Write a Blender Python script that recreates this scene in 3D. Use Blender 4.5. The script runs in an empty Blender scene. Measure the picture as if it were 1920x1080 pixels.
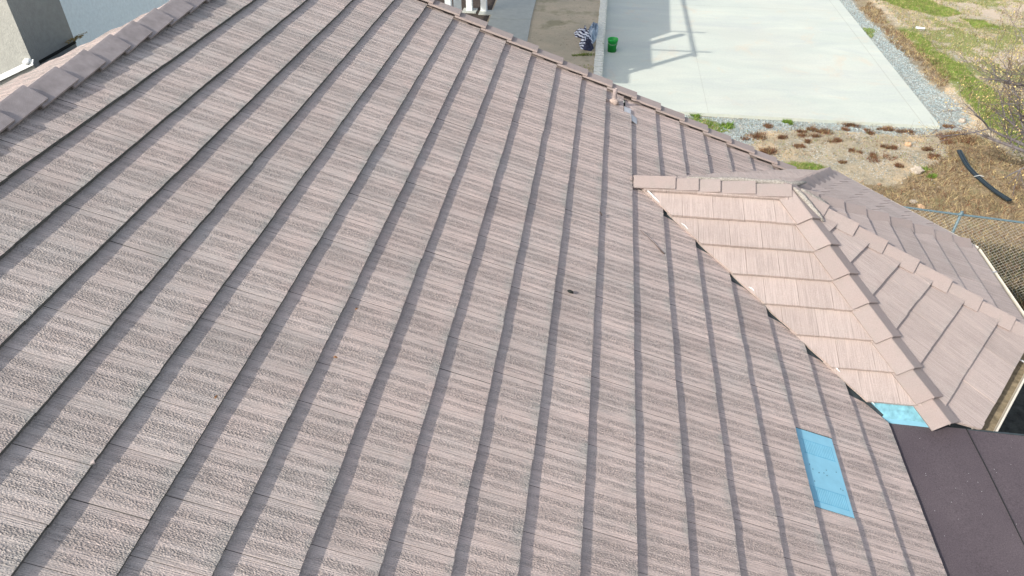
import bpy, math, random
import numpy as np
from mathutils import Vector, Matrix

random.seed(7)
rng = np.random.default_rng(7)
S = bpy.context.scene
COL = S.collection
PI = math.pi
def V(*a): return Vector(a)
def sstep(x, a, b):
    t = min(1, max(0, (x - a) / (b - a))); return t * t * (3 - 2 * t)

# ------------------------------------------------------------------ camera
PITCH, YAW, ROLL = math.radians(38.08), math.radians(-7.085), math.radians(0.195)
fw = V(math.sin(YAW) * math.cos(PITCH), math.cos(YAW) * math.cos(PITCH), -math.sin(PITCH))
rt = V(math.cos(YAW), -math.sin(YAW), 0)
up = rt.cross(fw)
r2 = rt * math.cos(ROLL) + up * math.sin(ROLL)
u2 = up * math.cos(ROLL) - rt * math.sin(ROLL)
CAM = V(2.4189, 0.0, 2.4438)
cd = bpy.data.cameras.new('camera')
cam = bpy.data.objects.new('camera', cd)
COL.objects.link(cam)
cam.matrix_world = Matrix(((r2.x, u2.x, -fw.x, CAM.x), (r2.y, u2.y, -fw.y, CAM.y), (r2.z, u2.z, -fw.z, CAM.z), (0, 0, 0, 1)))
cd.sensor_width = 36.0
FPX = 1331.0
cd.lens = 36.0 * FPX / 1920.0
cd.clip_start = 0.05
cd.clip_end = 2000
S.camera = cam
def proj(p):
    d = Vector(p) - CAM; z = d.dot(fw)
    return 960 + FPX * d.dot(r2) / z, 540 - FPX * d.dot(u2) / z, z

# ------------------------------------------------------------------ light
SUN_EL = math.radians(34.0)
SUN_TRAVEL = math.radians(42.0)          # plan direction the light travels, from +X towards +Y
ld = bpy.data.lights.new('sun', 'SUN')
ld.energy = 2.6
ld.angle = math.radians(0.53)
ld.color = (1.0, 0.955, 0.88)
sun = bpy.data.objects.new('sun', ld)
COL.objects.link(sun)
td = V(math.cos(SUN_EL) * math.cos(SUN_TRAVEL), math.cos(SUN_EL) * math.sin(SUN_TRAVEL), -math.sin(SUN_EL))
sun.rotation_euler = td.to_track_quat('-Z', 'Y').to_euler()
sun.location = (-8, -8, 9)

W = bpy.data.worlds.new('World')
S.world = W
W.use_nodes = True
nt = W.node_tree
nt.nodes.clear()
sky = nt.nodes.new('ShaderNodeTexSky')
sky.sky_type = 'NISHITA'
sky.sun_disc = False
sky.sun_elevation = SUN_EL
tosun = -td
sky.sun_rotation = math.atan2(tosun.x, tosun.y)
sky.dust_density = 2.0
bg = nt.nodes.new('ShaderNodeBackground')
bg.inputs['Strength'].default_value = 0.15
wo = nt.nodes.new('ShaderNodeOutputWorld')
hz = nt.nodes.new('ShaderNodeHueSaturation')      # thin white winter haze in the sky
hz.inputs['Saturation'].default_value = 0.62
nt.links.new(sky.outputs[0], hz.inputs['Color'])
nt.links.new(hz.outputs[0], bg.inputs[0])
nt.links.new(bg.outputs[0], wo.inputs[0])

S.view_settings.view_transform = 'Standard'
S.view_settings.look = 'None'
S.view_settings.gamma = 1
S.view_settings.use_curve_mapping = False
S.view_settings.exposure = 0.82
S.render.engine = 'CYCLES'

# ------------------------------------------------------------------ materials
class NT:
    def __init__(s, name):
        s.m = bpy.data.materials.new(name); s.m.use_nodes = True
        s.t = s.m.node_tree; s.b = s.t.nodes['Principled BSDF']
        s.b.inputs['Specular IOR Level'].default_value = 0.25
    def n(s, typ, **k):
        x = s.t.nodes.new(typ)
        for a, v in k.items(): setattr(x, a, v)
        return x
    def l(s, a, b): s.t.links.new(a, b)
    def inp(s, sock, v):
        if hasattr(v, 'default_value') or hasattr(v, 'links'): s.l(v, sock)
        else: sock.default_value = v
    def math(s, op, a, b=None, c=None, clamp=False):
        x = s.n('ShaderNodeMath', operation=op, use_clamp=clamp)
        s.inp(x.inputs[0], a)
        if b is not None: s.inp(x.inputs[1], b)
        if c is not None: s.inp(x.inputs[2], c)
        return x.outputs[0]
    def noise(s, vec, scale, detail=3, rough=0.55, dist=0.0, out=0):
        x = s.n('ShaderNodeTexNoise')
        s.l(vec, x.inputs['Vector']); x.inputs['Scale'].default_value = scale
        x.inputs['Detail'].default_value = detail; x.inputs['Roughness'].default_value = rough
        x.inputs['Distortion'].default_value = dist
        return x.outputs[out]
    def comb(s, a, b, c=0.0):
        x = s.n('ShaderNodeCombineXYZ')
        for i, v in enumerate((a, b, c)): s.inp(x.inputs[i], v)
        return x.outputs[0]
    def sep(s, v):
        x = s.n('ShaderNodeSeparateXYZ'); s.l(v, x.inputs[0]); return x.outputs
    def ramp(s, fac, pts, interp='LINEAR'):
        x = s.n('ShaderNodeValToRGB'); s.l(fac, x.inputs[0]); cr = x.color_ramp; cr.interpolation = interp
        while len(cr.elements) < len(pts): cr.elements.new(0.5)
        for e, (p, c) in zip(cr.elements, pts):
            e.position = p
            e.color = (c, c, c, 1) if not isinstance(c, tuple) else (*c, 1)
        return x.outputs[0]
    def mix(s, f, a, b, mode='MIX'):
        x = s.n('ShaderNodeMix', data_type='RGBA', blend_type=mode)
        s.inp(x.inputs[0], f)
        for i, v in ((6, a), (7, b)):
            if isinstance(v, tuple): x.inputs[i].default_value = (*v, 1)
            else: s.l(v, x.inputs[i])
        return x.outputs[2]
    def mapr(s, v, a, b, c, d):
        x = s.n('ShaderNodeMapRange'); s.l(v, x.inputs[0])
        for i, q in enumerate((a, b, c, d)): x.inputs[i + 1].default_value = q
        return x.outputs[0]
    def pos(s): return s.n('ShaderNodeNewGeometry').outputs['Position']
    def obj(s): return s.n('ShaderNodeTexCoord').outputs['Object']
    def orand(s): return s.n('ShaderNodeObjectInfo').outputs['Random']
    def color(s, c):
        if isinstance(c, tuple): s.b.inputs['Base Color'].default_value = (*c, 1)
        else: s.l(c, s.b.inputs['Base Color'])
    def rough(s, v): s.inp(s.b.inputs['Roughness'], v)
    def bump(s, h, dist, strength=1.0):
        x = s.n('ShaderNodeBump'); x.inputs['Distance'].default_value = dist; x.inputs['Strength'].default_value = strength
        s.l(h, x.inputs['Height']); s.l(x.outputs[0], s.b.inputs['Normal'])

def simple(name, c, rough=0.8, var=0.15, scale=8, bump=0.0, bscale=40, metal=0.0, spec=0.25):
    m = NT(name); p = m.pos()
    f = m.noise(p, scale, 4)
    k = m.mapr(f, 0.25, 0.75, 1 - var, 1 + var)
    col = m.mix(1.0, c, m.comb(k, k, k), 'MULTIPLY')
    m.color(col); m.rough(rough); m.b.inputs['Metallic'].default_value = metal
    m.b.inputs['Specular IOR Level'].default_value = spec
    if bump: m.bump(m.noise(p, bscale, 4), bump)
    return m.m

def tile_material(name, ca, cb, pit_col, lich=1.0, bumpd=0.011, lo=0.84, nda=1.0, lnd=0.66):
    m = NT(name)
    uv = m.n('ShaderNodeUVMap', uv_map='tile').outputs[0]
    rv = m.n('ShaderNodeUVMap', uv_map='rnd').outputs[0]
    u, v, _ = m.sep(uv); r, q, _ = m.sep(rv)
    P = m.pos()
    ro = m.math('MULTIPLY', r, 37.0); qo = m.math('MULTIPLY', q, 23.0)
    # fine lines that run down the slope; the mould is the same on every tile, the wear is not
    st1 = m.noise(m.comb(m.math('MULTIPLY', u, 210.0), m.math('MULTIPLY', v, 1.6), 0.0), 1.0, 3, 0.6)
    st2 = m.noise(m.comb(m.math('ADD', m.math('MULTIPLY', u, 330.0), ro), m.math('ADD', m.math('MULTIPLY', v, 2.2), qo), 3.0), 1.0, 2, 0.6)
    vor = m.n('ShaderNodeTexVoronoi', feature='F1'); vor.inputs['Scale'].default_value = 1.0
    m.l(m.comb(m.math('ADD', m.math('MULTIPLY', u, 150.0), ro), m.math('ADD', m.math('MULTIPLY', v, 84.0), qo), 9.0), vor.inputs['Vector'])
    nod = m.mapr(vor.outputs['Distance'], 0.05, 0.75, 0.74, 0.28)
    nodp = m.mapr(nod, 0.32, 0.68, 0, 1)
    wob = m.noise(m.comb(m.math('ADD', m.math('MULTIPLY', u, 30.0), ro), m.math('ADD', m.math('MULTIPLY', v, 2.0), qo), 1.0), 1.0, 1)
    un = m.math('ADD', m.math('DIVIDE', u, 0.302), m.math('MULTIPLY', m.math('SUBTRACT', wob, 0.5), 0.04))
    band = m.ramp(un, [(0.0, 0.1), (0.10, 0.12), (0.14, 0.75), (0.21, 0.8), (0.25, 0.2), (0.33, 0.25), (0.37, 1.0), (0.45, 0.85), (0.48, 0.5), (0.51, 1.0), (0.60, 0.9), (0.64, 0.2), (0.70, 0.25), (0.74, 0.9), (0.84, 0.9), (0.88, 0.12), (1.0, 0.1)])
    breakup = m.mapr(m.noise(m.comb(m.math('ADD', m.math('MULTIPLY', u, 170.0), ro), m.math('ADD', m.math('MULTIPLY', v, 9.0), qo), 5.0), 1.0, 1), 0.36, 0.54, 0.45, 1.0)
    vm = m.mapr(v, 0.03, 0.10, 0.35, 1.0)
    band = m.math('MULTIPLY', m.math('MULTIPLY', m.math('MULTIPLY_ADD', band, 0.86, 0.14), breakup), m.math('MULTIPLY', vm, nda))
    groove = m.ramp(m.math('DIVIDE', u, 0.302), [(0.0, 0.35), (0.02, 0.5), (0.055, 0.5), (0.065, 0.28), (0.075, 0.5), (0.30, 0.5), (0.31, 0.36), (0.32, 0.5), (0.655, 0.5), (0.665, 0.34), (0.675, 0.5), (0.90, 0.5), (0.915, 0.3), (0.93, 0.56), (0.945, 0.3), (0.96, 0.56), (0.975, 0.3), (1.0, 0.5)])
    h = m.math('ADD', m.math('MULTIPLY', st1, 0.55), m.math('MULTIPLY', st2, 0.28))
    h = m.math('ADD', h, m.math('MULTIPLY', m.math('MULTIPLY', nodp, band), 1.0))
    h = m.math('ADD', h, m.math('MULTIPLY', groove, 0.75))
    fine = m.noise(P, 420, 2)
    hb = m.math('ADD', h, m.math('MULTIPLY', fine, 0.16))
    m.bump(hb, bumpd)
    # colour: pink concrete, grey weathering in patches, darker pits and lighter bump tops
    big = m.noise(P, 0.55, 3, 0.6)
    mid = m.noise(P, 5.0, 4, 0.6)
    px, py, pz = m.sep(P)
    west = m.math('MULTIPLY', m.math('ADD', m.mapr(px, -1.3, 2.2, 0.55, 0.0), m.mapr(py, 1.0, 4.0, 0.25, 0.0)), m.mapr(px, -1.45, -1.3, 0, 1))
    w = m.math('ADD', m.math('ADD', m.mapr(big, 0.35, 0.65, -0.15, 0.22), west), m.mapr(mid, 0.3, 0.7, -0.22, 0.22))
    w = m.math('MULTIPLY', w, lich)
    tilt = m.mapr(r, 0, 1, -0.06, 0.06)
    w = m.math('ADD', w, tilt, clamp=True)
    c = m.mix(w, ca, cb)
    k = m.math('MULTIPLY', m.mapr(q, 0, 1, 0.93, 1.08), m.mapr(m.noise(P, 1.4, 5, 0.7), 0.30, 0.50, 0.90, 1.03))
    c = m.mix(1.0, c, m.comb(k, k, k), 'MULTIPLY')
    pit = m.mapr(m.math('ADD', m.math('MULTIPLY', st1, 0.5), m.math('MULTIPLY', st2, 0.5)), 0.36, 0.58, lo, 1.07)
    c = m.mix(1.0, c, m.comb(pit, pit, pit), 'MULTIPLY')
    ln = m.mapr(m.noise(m.comb(m.math('ADD', m.math('MULTIPLY', u, 240.0), ro), m.math('ADD', m.math('MULTIPLY', v, 3.5), qo), 7.0), 1.0, 2, 0.6), 0.36, 0.45, lnd, 1.0)
    c = m.mix(1.0, c, m.comb(ln, ln, ln), 'MULTIPLY')
    pit2 = m.math('MULTIPLY', band, m.mapr(nod, 0.38, 0.52, 0.7, 0.0))
    c = m.mix(pit2, c, pit_col)
    hi = m.math('MULTIPLY', band, m.mapr(nod, 0.58, 0.70, 0.0, 0.5))
    c = m.mix(hi, c, (0.60, 0.57, 0.52))
    fl = m.mapr(m.noise(P, 260, 2), 0.35, 0.65, 0.90, 1.10)
    c = m.mix(1.0, c, m.comb(fl, fl, fl), 'MULTIPLY')
    # lichen on the wet lower edge of each tile
    edge = m.math('MULTIPLY', m.mapr(v, 0.27, 0.345, 0, 0.5 * lich), m.mapr(mid, 0.4, 0.65, 0, 1), clamp=True)
    c = m.mix(edge, c, (0.30, 0.315, 0.28))
    m.color(c); m.rough(0.85); m.b.inputs['Specular IOR Level'].default_value = 0.4
    return m.m

M_TILE = tile_material('tile_main', (0.61, 0.48, 0.42), (0.50, 0.45, 0.405), (0.185, 0.16, 0.148))
M_BAY = tile_material('tile_bay', (0.465, 0.375, 0.330), (0.44, 0.39, 0.35), (0.24, 0.18, 0.15), 0.5, 0.005, 0.74, 0.35, 0.80)
def cap_material():
    m = NT('cap_concrete'); P = m.pos()
    f = m.noise(P, 3.0, 4, 0.6); g = m.noise(P, 160, 3)
    c = m.mix(m.mapr(f, 0.3, 0.7, 0, 0.7), (0.36, 0.285, 0.255), (0.335, 0.285, 0.26))
    k = m.math('MULTIPLY', m.mapr(g, 0.3, 0.7, 0.88, 1.10), m.mapr(m.orand(), 0, 1, 0.93, 1.05))
    c = m.mix(1.0, c, m.comb(k, k, k), 'MULTIPLY')
    s_ = m.mapr(m.noise(P, 11, 5, 0.75), 0.50, 0.68, 0, 0.5)
    c = m.mix(s_, c, (0.30, 0.26, 0.23))
    m.color(c); m.rough(0.9); m.bump(m.math('ADD', m.noise(P, 220, 2), m.math('MULTIPLY', m.noise(P, 30, 3), 0.8)), 0.003)
    return m.m
M_CAP = cap_material()
M_RIDGE = simple('ridge_concrete', (0.325, 0.28, 0.265), 0.9, 0.2, 12, 0.003, 200)
M_DECK = simple('underlayment', (0.035, 0.033, 0.032), 0.9, 0.2)
M_MORTAR = simple('mortar', (0.34, 0.31, 0.27), 0.95, 0.45, 60, 0.01, 90)
M_STUCCO = simple('stucco_cream', (0.35, 0.35, 0.315), 0.95, 0.10, 18, 0.006, 60)
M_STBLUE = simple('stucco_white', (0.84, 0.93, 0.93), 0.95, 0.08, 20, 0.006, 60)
M_BLUE = simple('blue_paint', (0.22, 0.46, 0.565), 0.55, 0.06, 14, 0.0008, 60)
M_BLUE2 = simple('blue_coating', (0.19, 0.40, 0.46), 0.7, 0.30, 22, 0.003, 60)
M_FLASH = simple('valley_metal', (0.055, 0.07, 0.075), 0.5, 0.35, 20, 0.001, 30, 0.3)
M_WHITE = simple('white_paint', (0.72, 0.74, 0.72), 0.6, 0.08, 10)
M_GUT = simple('cream_gutter', (0.66, 0.60, 0.50), 0.6, 0.10, 12)
M_GUTIN = simple('gutter_silt', (0.23, 0.185, 0.12), 0.9, 0.45, 18, 0.004, 60)
M_METAL = simple('galvanised', (0.42, 0.42, 0.43), 0.5, 0.15, 20)
M_VENT = simple('vent_pipe_paint', (0.33, 0.27, 0.25), 0.8, 0.25, 40)
M_MORTP = simple('pink_mortar', (0.42, 0.33, 0.28), 0.95, 0.3, 50, 0.008, 60)
M_DARK = simple('dark_debris', (0.02, 0.022, 0.02), 0.7, 0.3, 40)
M_TWIG = simple('twig_bark', (0.10, 0.07, 0.055), 0.9, 0.3, 60)
def membrane():
    m = NT('membrane'); P = m.pos()
    f = m.noise(P, 1.3, 4, 0.6)
    c = m.mix(m.mapr(f, 0.3, 0.7, 0, 1), (0.080, 0.063, 0.070), (0.112, 0.090, 0.095))
    g = m.mapr(m.noise(P, 110, 3, .7), 0.3, 0.7, 0.68, 1.34)
    c = m.mix(1.0, c, m.comb(g, g, g), 'MULTIPLY')
    vo = m.n('ShaderNodeTexVoronoi'); m.l(P, vo.inputs['Vector']); vo.inputs['Scale'].default_value = 26
    sp = m.mapr(vo.outputs['Distance'], 0.05, 0.09, 1, 0)
    rare = m.mapr(m.sep(vo.outputs['Color'])[0], 0.72, 0.78, 0, 1)
    c = m.mix(m.math('MULTIPLY', sp, rare), c, (0.5, 0.48, 0.47))
    m.color(c); m.rough(0.9); m.bump(m.noise(P, 260, 3), 0.002)
    return m.m
M_MEMB = membrane()
def concrete():
    m = NT('pad_concrete'); P = m.pos()
    x, y, z = m.sep(P)
    sv = m.comb(m.math('MULTIPLY', x, 0.35), y, 0.0)
    a = m.noise(sv, 0.9, 5, 0.6, 0.6); b = m.noise(P, 0.35, 3); d = m.noise(P, 18, 5, 0.65)
    c = m.mix(m.mapr(a, 0.35, 0.65, 0, 1), (0.555, 0.575, 0.495), (0.475, 0.505, 0.445))
    c = m.mix(m.mapr(b, 0.5, 0.72, 0, 0.45), c, (0.53, 0.51, 0.44))
    st = m.math('MULTIPLY', m.mapr(m.noise(P, 0.8, 4, 0.7, 0.8), 0.57, 0.70, 0, 0.4), 1.0)
    c = m.mix(st, c, (0.60, 0.49, 0.36))
    gr = m.mapr(m.noise(sv, 1.1, 6, 0.72, 0.9), 0.50, 0.70, 0, 0.55)
    c = m.mix(gr, c, (0.44, 0.46, 0.44))
    k = m.mapr(d, 0.3, 0.7, 0.95, 1.05)
    c = m.mix(1.0, c, m.comb(k, k, k), 'MULTIPLY')
    m.color(c); m.rough(0.85); m.bump(m.noise(P, 60, 4), 0.003)
    return m.m
M_PAD = concrete()
M_WALK = simple('walk_concrete', (0.40, 0.41, 0.37), 0.9, 0.10, 5, 0.003, 60)

# ------------------------------------------------------------------ mesh helpers
def mk(name, verts, faces, mat, parent=None, uvs=None, smooth=False):
    me = bpy.data.meshes.new(name)
    me.from_pydata([tuple(v) for v in verts], [], faces)
    me.update()
    if uvs:
        for nm, data in uvs.items():
            l = me.uv_layers.new(name=nm)
            arr = np.array([data[lp.vertex_index] for lp in me.loops], dtype=np.float32)
            l.data.foreach_set('uv', arr.ravel())
    if mat is not None:
        for mm in (mat if isinstance(mat, (list, tuple)) else [mat]): me.materials.append(mm)
    if smooth:
        for p in me.polygons: p.use_smooth = True
    o = bpy.data.objects.new(name, me)
    COL.objects.link(o)
    if parent is not None: o.parent = parent
    return o
def empty(name, loc, label, cat, group=None):
    o = bpy.data.objects.new(name, None); COL.objects.link(o); o.location = loc
    o['label'] = label; o['category'] = cat
    if group: o['group'] = group
    o.empty_display_size = 0.2
    return o
def tag(o, label=None, cat=None, group=None, kind=None):
    if label: o['label'] = label
    if cat: o['category'] = cat
    if group: o['group'] = group
    if kind: o['kind'] = kind
    return o
class MB:
    def __init__(s): s.v = []; s.f = []
    def add(s, vs, fs):
        b = len(s.v); s.v += [tuple(v) for v in vs]; s.f += [tuple(b + i for i in f) for f in fs]
    def box(s, lo, hi, M=None):
        (a, b, c), (d, e, f) = lo, hi
        vs = [V(x, y, z) for z in (c, f) for y in (b, e) for x in (a, d)]
        if M is not None: vs = [M @ v for v in vs]
        s.add(vs, [(0, 2, 3, 1), (4, 5, 7, 6), (0, 1, 5, 4), (2, 6, 7, 3), (0, 4, 6, 2), (1, 3, 7, 5)])
    def prism(s, poly, d):
        n = len(poly); d = Vector(d)
        s.add(list(poly) + [Vector(p) + d for p in poly], [tuple(range(n)), tuple(range(2 * n - 1, n - 1, -1))] + [(i, i + n, (i + 1) % n + n, (i + 1) % n) for i in range(n)])
    def tube(s, pts, r, n=6, cap=True):
        pts = [Vector(p) for p in pts]; rs = r if isinstance(r, (list, tuple)) else [r] * len(pts)
        vs = []; prev = None
        for i, p in enumerate(pts):
            t = (pts[min(i + 1, len(pts) - 1)] - pts[max(i - 1, 0)]).normalized()
            a = prev if prev is not None else (V(0, 0, 1) if abs(t.z) < .9 else V(1, 0, 0))
            a = (a - t * a.dot(t)).normalized(); prev = a; b = t.cross(a)
            vs += [p + (a * math.cos(2 * PI * j / n) + b * math.sin(2 * PI * j / n)) * rs[i] for j in range(n)]
        fs = [(i * n + j, i * n + (j + 1) % n, (i + 1) * n + (j + 1) % n, (i + 1) * n + j) for i in range(len(pts) - 1) for j in range(n)]
        if cap: fs += [tuple(range(n - 1, -1, -1)), tuple((len(pts) - 1) * n + j for j in range(n))]
        s.add(vs, fs)
    def build(s, name, mat, parent=None, smooth=False):
        return mk(name, s.v, s.f, mat, parent, smooth=smooth)
def lathe(prof, n=20, c=(0, 0, 0)):
    vs = [(c[0] + r * math.cos(2 * PI * j / n), c[1] + r * math.sin(2 * PI * j / n), c[2] + z) for r, z in prof for j in range(n)]
    fs = [(i * n + j, i * n + (j + 1) % n, (i + 1) * n + (j + 1) % n, (i + 1) * n + j) for i in range(len(prof) - 1) for j in range(n)]
    return vs, fs
def clip(poly, a, b, c):
    """keep the part of a 2D polygon where a*x + b*y <= c"""
    out = []
    for i in range(len(poly)):
        p, q = poly[i], poly[(i + 1) % len(poly)]
        dp, dq = a * p[0] + b * p[1] - c, a * q[0] + b * q[1] - c
        if dp <= 0: out.append(p)
        if (dp < 0 < dq) or (dq < 0 < dp):
            t = dp / (dp - dq); out.append((p[0] + (q[0] - p[0]) * t, p[1] + (q[1] - p[1]) * t))
    return out
def parea(p): return abs(sum(p[i][0] * p[(i + 1) % len(p)][1] - p[(i + 1) % len(p)][0] * p[i][1] for i in range(len(p)))) / 2

# ------------------------------------------------------------------ the house
TH = math.radians(22.62); CT, ST, TT = math.cos(TH), math.sin(TH), math.tan(TH)
EX = 0.343; TW = 0.302; TK = 0.036
GZ = -5.05                                   # ground
RX = -1.32                                   # ridge line of the main roof, plan x
YR = 8.62                                    # rake edge
PX, PY, PZ = 4.4108, 6.5503, -1.1998         # where the hips of the bay meet (roof plane)
PHI = math.radians(36.3)
AX = PX - 1.53
house = empty('house', (1.8, 4.0, GZ), 'house under a pinkish grey concrete tile roof with a faceted bay at its right', 'house')
HL = Vector(house.location)
def hp(o):
    """parent to the house keeping world coordinates"""
    o.parent = house; o.location = Vector(o.location) - HL; return o
def sub(o, par):
    o.parent = par; return o

class Frame:
    def __init__(s, O, az):
        s.O = Vector(O); s.out = V(math.cos(az) * CT, math.sin(az) * CT, -ST)
        s.ac = V(-math.sin(az), math.cos(az), 0); s.n = V(math.cos(az) * ST, math.sin(az) * ST, CT)
    def P(s, a, t, n=0.0): return s.O + s.ac * a + s.out * t + s.n * n

M_BUTT = simple('dark_butt_edge', (0.10, 0.10, 0.092), 0.95, 0.3, 30)  # darker tone for the butt, side and under faces of main tiles
TILES = []      # every roof tile: (screen area, verts, faces, uv, rnd, material, deck index)
GAP = [0.0014]
def make_tile(fr, polys, s0, s1, n0, a0, mat, deck, wd=TW):
    """one tile; polys: clipped outlines in (across, along)"""
    ex = s1 - s0
    rv = (random.random(), random.random())
    lift = random.gauss(0, 0.0009); roll = random.gauss(0, 0.004)
    vs, fs, uv, mi_ = [], [], [], []
    for poly in polys:
        if len(poly) < 3 or parea(poly) < 4e-4: continue
        b = len(vs); k = len(poly)
        for (a, t) in poly:
            n = n0 + TK * (t - s0) / ex + lift + roll * (a - a0 - wd / 2)
            vs.append(fr.P(a, t, n)); uv.append((a - a0, t - s0))
        for (a, t) in poly:
            n = n0 + TK * (t - s0) / ex + lift + roll * (a - a0 - wd / 2) - 0.027
            vs.append(fr.P(a, t, n)); uv.append((a - a0, t - s0 + 0.01))
        ar = sum(poly[i][0] * poly[(i + 1) % k][1] - poly[(i + 1) % k][0] * poly[i][1] for i in range(k))
        # ac x out = -n for this frame, so orientation is checked against the normal
        top = list(range(b, b + k)); bot = list(range(b + k, b + 2 * k))
        ccw = ar * (1 if fr.ac.cross(fr.out).dot(fr.n) > 0 else -1) > 0
        if not ccw: top.reverse(); bot.reverse()
        fs.append(tuple(top)); fs.append(tuple(reversed(bot))); mi_ += [0, 1]
        for i in range(k):
            j = (i + 1) % k
            mi_.append(1)
            fs.append((top[i], bot[i], bot[j], top[j]))
    if not vs: return
    c = sum((Vector(v) for v in vs), V(0, 0, 0)) / len(vs)
    x, y, z = proj(c)
    tp = [proj(vs[i]) for i in fs[0]]
    A = parea([(q[0], q[1]) for q in tp]) if z > 0.3 else 0
    inside = z > 0.3 and -60 < x < 1980 and -60 < y < 1140
    TILES.append((A if inside else A * 1e-6, vs, fs, uv, rv, mat, deck, mi_))

def lay(fr, courses, n0, clips, mat, deck, amin, amax, phase=None, wd=TW):
    for ci, (s0, s1) in enumerate(courses):
        ph = phase(ci) if phase else (ci % 2) * wd / 2 + random.uniform(-.01, .01)
        i0 = int(math.floor((amin - ph) / wd)) - 1; i1 = int(math.ceil((amax - ph) / wd)) + 1
        for i in range(i0, i1):
            a0 = ph + i * wd
            g = GAP[0]
            L, R = a0 + g, a0 + wd - g
            jit = random.gauss(0, 0.0014); sk = random.gauss(0, 0.0018)
            N = 7
            butt = [(L + (R - L) * j / N, s1 + jit + sk * (j / N - .5) + (random.uniform(-.0012, .0012))) for j in range(N + 1)]
            poly = [(L, s0 - 0.06)] + butt + [(R, s0 - 0.06)]
            outs = []
            for cl in clips:
                p = poly
                for (a, b, c) in cl:
                    p = clip(p, a, b, c)
                    if len(p) < 3: break
                if len(p) >= 3: outs.append(p)
            if outs: make_tile(fr, outs, s0, s1, n0, a0, mat, deck, wd)

# main slope
FM = Frame((0, 0, 0), 0.0)
YMIN = -1.8
vg = 0.008
cl_near = [(0, 1, 16 * EX + 0.02), (1, 0, PY), (CT, 0, 1e9), (1, CT, AX + PY - vg), (-1, 0, -YMIN), (0, -1, -(RX / CT))]
cl_far = [(-1, 0, -PY), (-1, CT, AX - PY - vg), (1, 0, YR), (0, -1, -(RX / CT))]
cl_near = [c for c in cl_near if c[2] < 1e8]
VENT = (3.165, 3.885)    # the blue vent replaces tiles of course 14 between these y
courses = [((k - 1) * EX, k * EX) for k in range(-3, 17)]
def mphase(ci):
    k = ci - 3
    return 0.24 if k % 2 else 0.089
for ci, (s0, s1) in enumerate(courses):
    k = ci - 3
    if k == 14:
        base = [c for c in cl_near]
        lay(FM, [(s0, s1)], -TK, [base + [(1, 0, VENT[0])], base + [(-1, 0, -VENT[1])]], M_TILE, 0, YMIN, YR, lambda i: 0.089)
        # the second outline list would join two remote pieces only when a tile spans the vent
        lay(FM, [(s0, s1)], -TK, [cl_far], M_TILE, 0, YMIN, YR, lambda i: 0.089)
    elif k == 9:
        # notch where the vent pipe's flashing sits
        base = [c for c in cl_far]
        lay(FM, [(s0, s1)], -TK, [cl_near, base + [(1, 0, 8.17)], base + [(-1, 0, -8.17), (0, 1, s1 - .10)]], M_TILE, 0, YMIN, YR, lambda i: 0.24)
    else:
        lay(FM, [(s0, s1)], -TK, [cl_near, cl_far], M_TILE, 0, YMIN, YR, lambda i, k=k: 0.24 if k % 2 else 0.089)

# back slope beyond the ridge
RZ = -RX * TT
FB = Frame((RX, 0, RZ), PI)
cb = [(i * EX, (i + 1) * EX) for i in range(0, 14)]
lay(FB, cb, -TK, [[(0, -1, -0.03), (1, 0, -1.0), (-1, .36 * CT, 7.25)]], M_TILE, 1, -YR, -1.0)

# bay facets
PR = V(PX, PY, PZ)
tA = math.tan((PI / 2 - PHI) / 2); tB = math.tan(PHI / 2)
F1, F2, F3, F4, F5 = [Frame(PR, a) for a in (-PI / 2, -PHI, 0, PHI, PI / 2)]
def pairs(b): return [(a, c) for a, c in zip([b[0] - (b[1] - b[0])] + b[:-1], b)]
hg = 0.012
lay(F1, pairs([0.13, .42, .73, 1.04, 1.34, 1.63, 1.92, 2.21]), 0, [[(0, -1, -0.02), (-1, CT, 1.53 + 0.016), (1, -CT * tA, -hg)]], M_BAY, 2, -1.6, 1.3)
# the facet beside the flat roof stops at that roof's edge
def yclip(fr, y):   # keep world y >= y
    return (-fr.ac.y, -fr.out.y, fr.O.y - y)
lay(F2, pairs([.24, .57, .91, 1.25, 1.585, 1.92, 2.27, 2.60]), 0, [[(-1, -CT * tA, -hg), (1, -CT * tB, -hg), yclip(F2, 4.45)]], M_BAY, 2, -1.4, 1.0)
lay(F3, pairs([.05, .36, .68, .98, 1.29, 1.61, 1.94, 2.28, 2.62]), 0, [[(-1, -CT * tB, -hg), (1, -CT * tB, -hg)]], M_BAY, 2, -1.0, 1.0)
GAP[0] = 0.006
lay(F4, pairs([.05, .36, .68, .98, 1.29, 1.61, 1.94, 2.28, 2.62]), 0, [[(-1, -CT * tB, -hg), (1, -CT * tA, -hg)]], M_BAY, 2, -1.0, 1.4)
GAP[0] = 0.0014
lay(F5, pairs([0.13, .42, .73, 1.04, 1.34, 1.63, 1.92, 2.26]), 0, [[(0, -1, -0.02), (1, CT, 1.53 - vg), (-1, -CT * tA, -hg)]], M_BAY, 2, -1.3, 1.6)

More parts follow.
